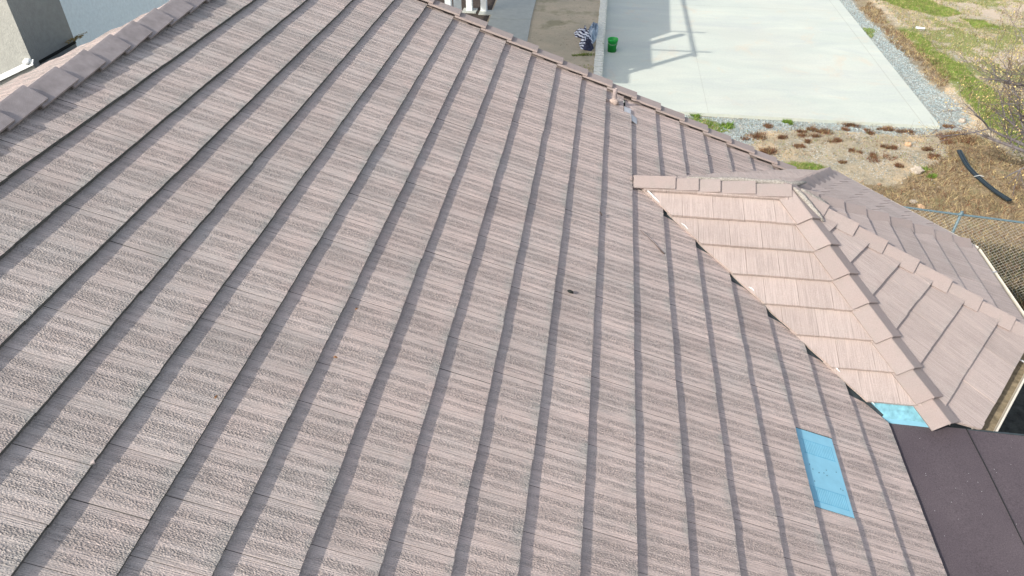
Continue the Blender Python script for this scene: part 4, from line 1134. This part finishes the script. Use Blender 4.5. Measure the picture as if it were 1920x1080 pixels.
WL = ['rust brown weed clump in the gravel, leftmost of the row nearest the pad', 'wide dark brown weed clump at the left end of the dirt bank', 'large dark brown weed clump just above the roof corner',
 'small brown clump right of the wide dark one at the left end', 'small grey brown clump fourth from the left near the gravel', 'elongated brown clump in the gravel, left of the middle of the bank', 'flat brown clump under the elongated one in the gravel',
 'small brown clump below the flat one, left of the middle', 'round dark clump low on the bank, left of the middle', 'broad brown clump right of the middle, upper part of the bank', 'brown clump directly below the broad one', 'rust fringe of weed touching the pad edge at mid length',
 'tiny clump between the pad edge fringe and the broad clump', 'tiny clump in bare soil at the centre of the bank', 'small rust clump lowest on the bank, left of the pale rock', 'upper of two clumps in the gravel right of the centre', 'ragged large clump at the right centre of the bank, lower part',
 'clump above and right of the ragged large one', 'small clump right of the ragged large one', 'small gravel clump, left one of three near the pad corner', 'small gravel clump, middle one of three near the pad corner', 'small gravel clump, right one of three near the pad corner',
 'clump just right of the rounded tan stone', 'clump just below the one beside the rounded tan stone', 'small rust clump beyond the corner of the pad', 'widest rust brown patch of weed above the black drain pipe', 'rust clump between the pad corner and the widest patch']
for i, (cx, cy, d) in enumerate(clumps):
    o = clump(cx, cy, d, [MR1, MR2, MG3], [.5, .4, .1], .05 + d * .14, 'weed_clump', int(140 + d * 700))
    tag(o, WL[i], 'weed', 'rust brown weed clumps below the pad')
for (cx, cy, d, lb) in ((4.88, 17.0, .26, 'dark green weed at the near edge of the pad, leftmost'), (9.64, 14.87, .24, 'round bright green weed right of the largest pale rock'), (9.76, 14.60, .16, 'small green weed below the round one beside the pale rock'), (7.12, 16.9, .2, 'small green weed at the pad edge above the rust clumps'), (5.54, 16.5, .3, 'loose green weed in the gravel near the rake edge')):
    o = clump(cx, cy, d, [MG1, MG2], [.7, .3], .10, 'green_weed', 260, .8, None, .012); tag(o, lb, 'weed')
o = clump(1.95, 20.1, .42, [MG1, MG2, MG3], [.4, .4, .2], .07, 'green_weed', 420, 1.0, YZ, .010); tag(o, 'green weeds in the dirt yard below the striped fabric', 'weed')
o = clump(1.75, 18.9, .9, [MG3, MG2], [.8, .2], .05, 'dry_weed', 500, 1.4, YZ, .010); tag(o, 'straw coloured dead weeds in the yard next to the edging', 'weed')
# gravel stones
def stones(polys, n, smin, smax, mats, p, r, name, label, thr=.30, zb=None):
    x_, y_ = scatter(polys, n, r, thr); m = len(x_); z = gheight(x_[None], y_[None])[0]
    s_ = r.uniform(smin, smax, m); a = r.uniform(0, 2 * PI, m)
    base = [np.stack([x_ + np.cos(a + 2 * PI * k / 3) * s_, y_ + np.sin(a + 2 * PI * k / 3) * s_ * .8, z - .004], -1) for k in range(3)]
    top = np.stack([x_ + r.uniform(-.3, .3, m) * s_, y_ + r.uniform(-.3, .3, m) * s_, z + s_ * .9], -1)
    P0 = np.concatenate([base[0], base[1], base[2]]); P1 = np.concatenate([base[1], base[2], base[0]]); P2 = np.concatenate([top] * 3)
    mi = np.tile(r.choice(range(len(mats)), m, p=p), 3)
    return tag(tri_mesh(name, P0, P1, P2, mats, mi), label, 'gravel', kind='stuff')
MS1, MS2, MS3 = simple('stone_grey', (.33, .41, .42), .9, .2, 30), simple('stone_white', (.52, .56, .54), .9, .1, 30), simple('stone_dark', (.20, .22, .22), .9, .2, 30)
stones(POLY['gravel'], 380, .010, .026, [MS1, MS2, MS3], [.6, .22, .18], rng, 'gravel', 'blue grey gravel strips around the pad')
MS4 = simple('stone_tan', (.52, .42, .30), .9, .2, 30)
stones([[(5.8, 13.6), (10.9, 14.2), (10.9, 16.9), (5.6, 16.9)], [(11.5, 15), (17, 15), (17, 28), (11.5, 28)]], 70, .007, .022, [MS4, MS2], [.8, .2], rng, 'pebbles', 'scattered tan pebbles on the dirt', .35)

# ------------------------------------------------------------------ bare tree at the right edge
tr_base = V(12.05, 14.3, GZ)
tree = empty('tree', tr_base, 'bare thorny tree with grey branches and a few yellow leaves at the right edge', 'tree')
M_BARK = simple('grey_bark', (0.19, 0.17, 0.17), .9, .3, 20, .004, 60)
M_BARK2 = simple('twig_brown', (0.15, 0.115, 0.095), .9, .3, 20)
M_YEL = leafmat('yellow_leaf', (.68, .52, .22), .3)
rt_ = random.Random(23)
trunk = MB(); trunk.tube([V(0, 0, -.1), V(-.05, .02, .3), V(-.12, .05, .62)], [.12, .10, .085], 9)
local_tr = trunk.build('trunk', M_BARK, tree, True)
twigs = MB(); leaves = []
def grow(mb, p, d, L, r, depth):
    n = 5; pts = [p]; q = p.copy(); dd = d.copy()
    for i in range(n):
        dd = (dd + V(rt_.gauss(0, .10), rt_.gauss(0, .10), rt_.gauss(.02, .08))).normalized()
        q = q + dd * L / n; pts.append(q.copy())
    mb.tube(pts, [r * (1 - .55 * i / n) for i in range(n + 1)], 5 if r > .008 else 3, False)
    if depth == 0:
        for k in range(rt_.choice((0, 1, 2, 3))): leaves.append(pts[rt_.randint(2, n)] + V(rt_.gauss(0, .02), rt_.gauss(0, .02), rt_.gauss(0, .02)))
        return
    for k in range(rt_.choice((3, 4, 4))):
        i = rt_.randint(1, n); a = V(rt_.gauss(0, 1), rt_.gauss(0, 1), rt_.gauss(.15, .8)).normalized()
        nd = (dd * 1.15 + a * .95).normalized()
        grow(twigs if depth <= 2 else mb, pts[i], nd, L * rt_.uniform(.45, .68), r * .5 * (1 - .4 * i / n) + .0012, depth - 1)
for k, (dx, dy, dz, L) in enumerate(((-1.5, .1, 2.8, 2.1), (-2.6, .1, 1.3, 1.8), (-2.0, -.3, 1.9, 1.9), (-1.6, .5, 2.3, 2.0), (-1.1, .5, 2.6, 2.0), (-2.4, .9, .9, 1.7), (-1.9, .2, 2.0, 1.9), (-1.3, .0, 2.2, 1.9), (.5, .1, 1.9, 1.6), (-1.0, -.8, 1.6, 1.7), (-.4, .9, 2.2, 1.7), (-2.4, .4, .45, 1.6))):
    mb = MB(); grow(mb, V(-.12, .05, .58), V(dx, dy, dz).normalized(), L, .045, 4); mb.build('limb', M_BARK, tree, True)
twigs.build('twigs', M_BARK2, tree)['kind'] = 'stuff'
lb = MB()
for p in leaves:
    s_ = rt_.uniform(.010, .022); a = V(rt_.gauss(0, 1), rt_.gauss(0, 1), rt_.gauss(0, 1)).normalized(); c = a.cross(V(.3, .5, .8)).normalized(); 
    lb.add([p - a * s_, p + c * s_ * .7, p + a * s_, p - c * s_ * .7], [(0, 1, 2, 3)])
lb.build('leaves', M_YEL, tree)['kind'] = 'stuff'
